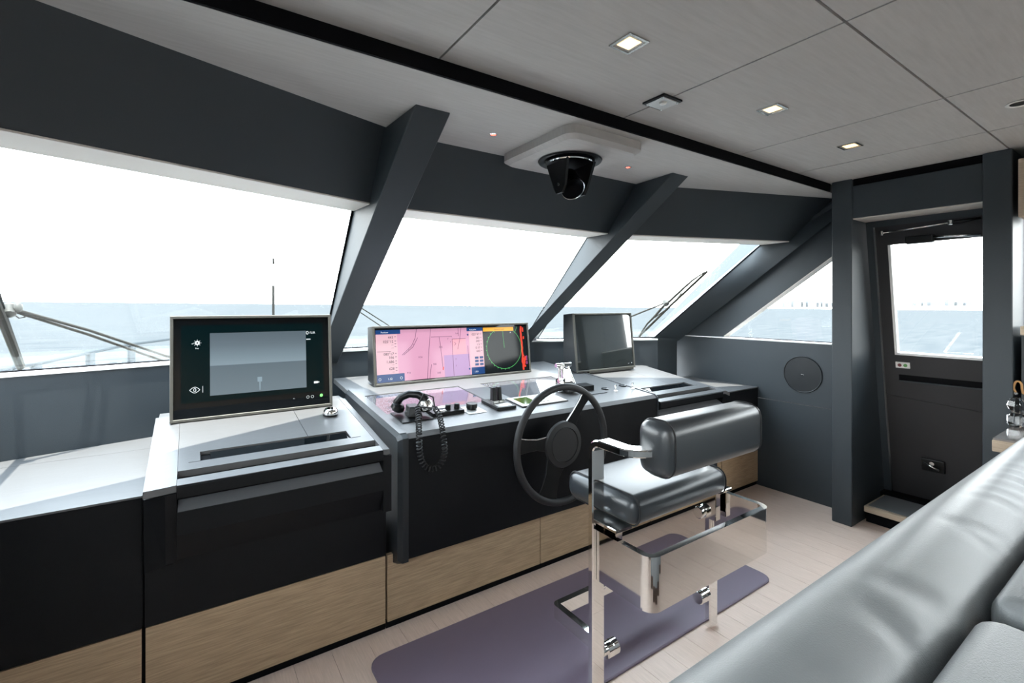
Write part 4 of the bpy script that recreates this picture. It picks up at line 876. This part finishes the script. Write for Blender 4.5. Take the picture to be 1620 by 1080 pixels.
for i in range(NX + 1):
    x = xa + (xb - xa) * i / NX; r_ = []
    e = min((xb - x) / 0.07, 1.0); sq = math.sqrt(max(0.0, 1 - (1 - e) ** 2))
    for (y, z) in fine:
        yy = 0.31 + (y - 0.31) * (0.55 + 0.45 * sq); zq = z if z < 0.5 else 0.5 + (z - 0.5) * (0.86 + 0.14 * sq)
        if z > 0.80:
            wgt = max(0.0, min(1.0, (0.335 - y) / 0.09))
            for (wx, ws_, wa_, sl) in wr_:
                u_ = (x - wx - sl * (0.30 - y)) / ws_
                if abs(u_) < 3: zq -= wa_ * wgt * math.exp(-u_ * u_)
        r_.append((x, yy, zq))
    rings.append(r_)
loft('back_roll', rings, 'sofa_leather', so)
for (a, b) in ((-0.60, 0.985), (1.035, 2.44)):
    box('back_cushion', (a, b), (-0.10, 0.200), (0.40, 0.868), 'sofa_leather', so, bev=0.032, seg=6)
for (a, b) in ((-0.60, 1.008), (1.012, 2.44)):
    box('seat_cushion', (a, b), (-0.62, -0.01), (0.26, 0.42), 'sofa_leather', so, bev=0.04, seg=5)
box('base', (-0.60, 2.46), (-0.60, 0.20), (0.0, 0.26), 'sofa_shell', so)

# ================================================================== SIDE TABLE AND ORNAMENT
st = thing('side_table', 'built-in side table with glossy top and wood edge beside the column', 'table', (3.1, 0.3, 0.0))
box('table_top', (2.88, 3.295), (-0.3, 0.535), (0.742, 0.750), 'polished_top', st)
box('wood_edge', (2.876, 3.295), (-0.3, 0.537), (0.692, 0.7415), 'wood_pale', st, bev=0.002, seg=1)
box('cabinet', (2.92, 3.295), (-0.28, 0.50), (0.0, 0.692), 'slate', st)
p = on_z(1608, 668, 0.7503)
p = Vector((min(p.x, 3.24), p.y, 0.7503)); v_ = ray(1608, 668); k_ = 3.235 / v_.x; p = Vector((3.235, v_.y * k_, 0.7503))
orn = thing('crystal_figurine', 'two-tier cut-glass ornament on the glossy side table', 'ornament', tuple(p))
lathe('lower_block', [(0.026, 0.0), (0.032, 0.012), (0.032, 0.052), (0.018, 0.066), (0.012, 0.068)], p, (0, 0, 1), 'crystal', orn, n=8, smooth=False)
lathe('upper_block', [(0.012, 0.068), (0.026, 0.078), (0.033, 0.098), (0.028, 0.122), (0.014, 0.136), (0.001, 0.139)], p, (0, 0, 1), 'crystal', orn, n=8, smooth=False)
hk = thing('tan_strap', 'loop of tan leather strap hanging on the grey panel above the crystal', 'strap', (3.292, 0.50, 0.90))
q = [on_x(px, py, 3.287) for px, py in ((1608, 622), (1604, 614), (1606, 605), (1611, 603), (1616, 607), (1617, 615), (1619, 622), (1625, 623))]
tube('loop', catmull(q, 6), 0.0045, 'tan_leather', hk, n=8); lathe('stud', [(0.006, 0), (0.006, 0.01)], q[0] + Vector((0, 0, 0)), (-1, 0, 0), 'steel', hk, n=10)

# ================================================================== CEILING FITTINGS
for (x, y, lab) in ((1.051, 0.947, 'square warm downlight in the large ceiling panel near the sofa'), (1.859, 0.953, 'square warm downlight in the middle ceiling panel'), (2.588, 0.964, 'square warm downlight in the narrow ceiling panel near the door')):
    t = thing('ceiling_light', lab, 'light', (x, y, 2.08), 'recessed ceiling lights'); h = 0.041
    for a in ((-h, h, -h, -h + 0.007), (-h, h, h - 0.007, h), (-h, -h + 0.007, -h + 0.007, h - 0.007), (h - 0.007, h, -h + 0.007, h - 0.007)):
        box('frame', (x + a[0], x + a[1]), (y + a[2], y + a[3]), (2.0755, 2.0799), 'steel', t)
    box('lamp', (x - 0.024, x + 0.024), (y - 0.024, y + 0.024), (2.0776, 2.0795), 'lamp_warm', t)
    box('reflector', (x - h + 0.007, x + h - 0.007), (y - h + 0.007, y + h - 0.007), (2.0787, 2.0799), 'brushed_plate', t)
t = thing('ceiling_downlight', 'small unlit dark downlight in the ceiling over the side table', 'light', (2.57, 0.405, 2.08))
lathe('ring', [(0.035, 0), (0.040, 0.003), (0.035, 0.006), (0.028, 0.003)], (2.57, 0.405, 2.08), (0, 0, -1), 'white_plastic', t, n=28, close=True); lathe('lens', [(0.028, 0.0), (0.028, 0.003), (0.001, 0.002)], (2.57, 0.405, 2.0797), (0, 0, -1), 'satin_black', t, n=28)
t = thing('ceiling_sensor', 'square brushed sensor plate across the ceiling joint', 'sensor', (1.452, 1.147, 2.08))
box('back_plate', (1.400, 1.504), (1.098, 1.196), (2.073, 2.0799), 'satin_black', t); box('plate', (1.408, 1.498), (1.106, 1.188), (2.069, 2.073), 'brushed_plate', t, bev=0.002, seg=1)
lathe('eye', [(0.014, 0), (0.012, 0.005), (0.001, 0.007)], (1.444, 1.138, 2.069), (0, 0, -1), 'white_plastic', t, n=18)
for dx, dy in ((-0.04, -0.036), (0.04, -0.036), (-0.04, 0.036), (0.04, 0.036)): lathe('screw', [(0.004, 0), (0.003, 0.002), (0.001, 0.0022)], (1.452 + dx, 1.147 + dy, 2.069), (0, 0, -1), 'chrome', t, n=10)
for (x, y, lab) in ((1.038, 1.667, 'tiny red night light in the soffit beside the port mullion'), (1.852, 1.675, 'tiny red night light in the soffit beside the ceiling camera plate')):
    t = thing('night_light', lab, 'light', (x, y, 2.03), 'red night lights')
    lathe('collar', [(0.016, 0), (0.017, 0.002), (0.012, 0.004), (0.011, 0.001)], (x, y, 2.03), (0, 0, -1), 'steel', t, n=20, close=True); lathe('lens', [(0.011, 0), (0.010, 0.003), (0.001, 0.004)], (x, y, 2.0299), (0, 0, -1), 'lamp_red', t, n=16)
# ceiling camera on its rounded plate
cc = thing('ceiling_camera', 'black gimballed camera hanging from a rounded plate under the soffit', 'camera', (1.43, 1.64, 2.03))
o0 = rounded(1.215, 1.645, 1.385, 1.895, 0.055); o1 = rounded(1.236, 1.624, 1.408, 1.872, 0.045)
hole = [(1.43 + 0.145 * math.cos(2 * math.pi * i / 28 + math.pi / 28 * 0), 1.64 + 0.145 * math.sin(2 * math.pi * i / 28)) for i in range(28)]
pl = loft('mount_plate', [[(x, y, 2.0295) for x, y in o0], [(x, y, 1.995) for x, y in o0], [(x, y, 1.980) for x, y in o1]], 'ceiling', cc, smooth=False)
lathe('recess_ring', [(0.138, 0.0), (0.145, 0.003), (0.142, 0.008), (0.128, 0.006), (0.112, 0.001)], (1.43, 1.64, 1.980), (0, 0, -1), 'satin_black', cc, n=48, close=True)
lathe('turntable', [(0.112, 0.0005), (0.110, 0.012), (0.098, 0.015), (0.001, 0.016)], (1.43, 1.64, 1.980), (0, 0, -1), 'lens_black', cc, n=40)
lathe('trim_ring', [(0.100, 0.013), (0.103, 0.0175), (0.106, 0.013)], (1.43, 1.64, 1.980), (0, 0, -1), 'chrome', cc, n=40, close=True)
u = Vector((0.995, -0.10, 0)); v = Vector((0.10, 0.995, 0)); O = Vector((1.43, 1.64, 1.965))
for s_ in (-1, 1):
    b_ = O + u * s_ * 0.072
    P4 = [b_ + v * 0.082, b_ - v * 0.082, b_ - v * 0.044 + Vector((0, 0, -0.110)), b_ - v * 0.022 + Vector((0, 0, -0.138)), b_ + v * 0.022 + Vector((0, 0, -0.138)), b_ + v * 0.044 + Vector((0, 0, -0.110))]
    P4 = [q_ - u * s_ * (0.012 if q_.z < 1.9 else 0) for q_ in P4]
    prism('yoke_arm', P4, u * 0.012, 'satin_black', cc)
vd = (-v * 0.6 - u * 0.1 + Vector((0, 0, -0.6))).normalized()
lathe('camera_body', [(0.030, -0.06), (0.052, -0.045), (0.054, 0.035), (0.051, 0.045), (0.046, 0.038), (0.001, 0.020)], O + Vector((0, 0, -0.090)), vd, 'lens_black', cc, n=32)
lathe('lens_ring', [(0.050, 0.043), (0.054, 0.047), (0.054, 0.037)], O + Vector((0, 0, -0.090)), vd, 'steel', cc, n=32, close=True)
lathe('pivot_screw', [(0.008, 0), (0.007, 0.005), (0.001, 0.006)], O - u * 0.060 + Vector((0, 0, -0.10)), -u, 'steel', cc, n=12)
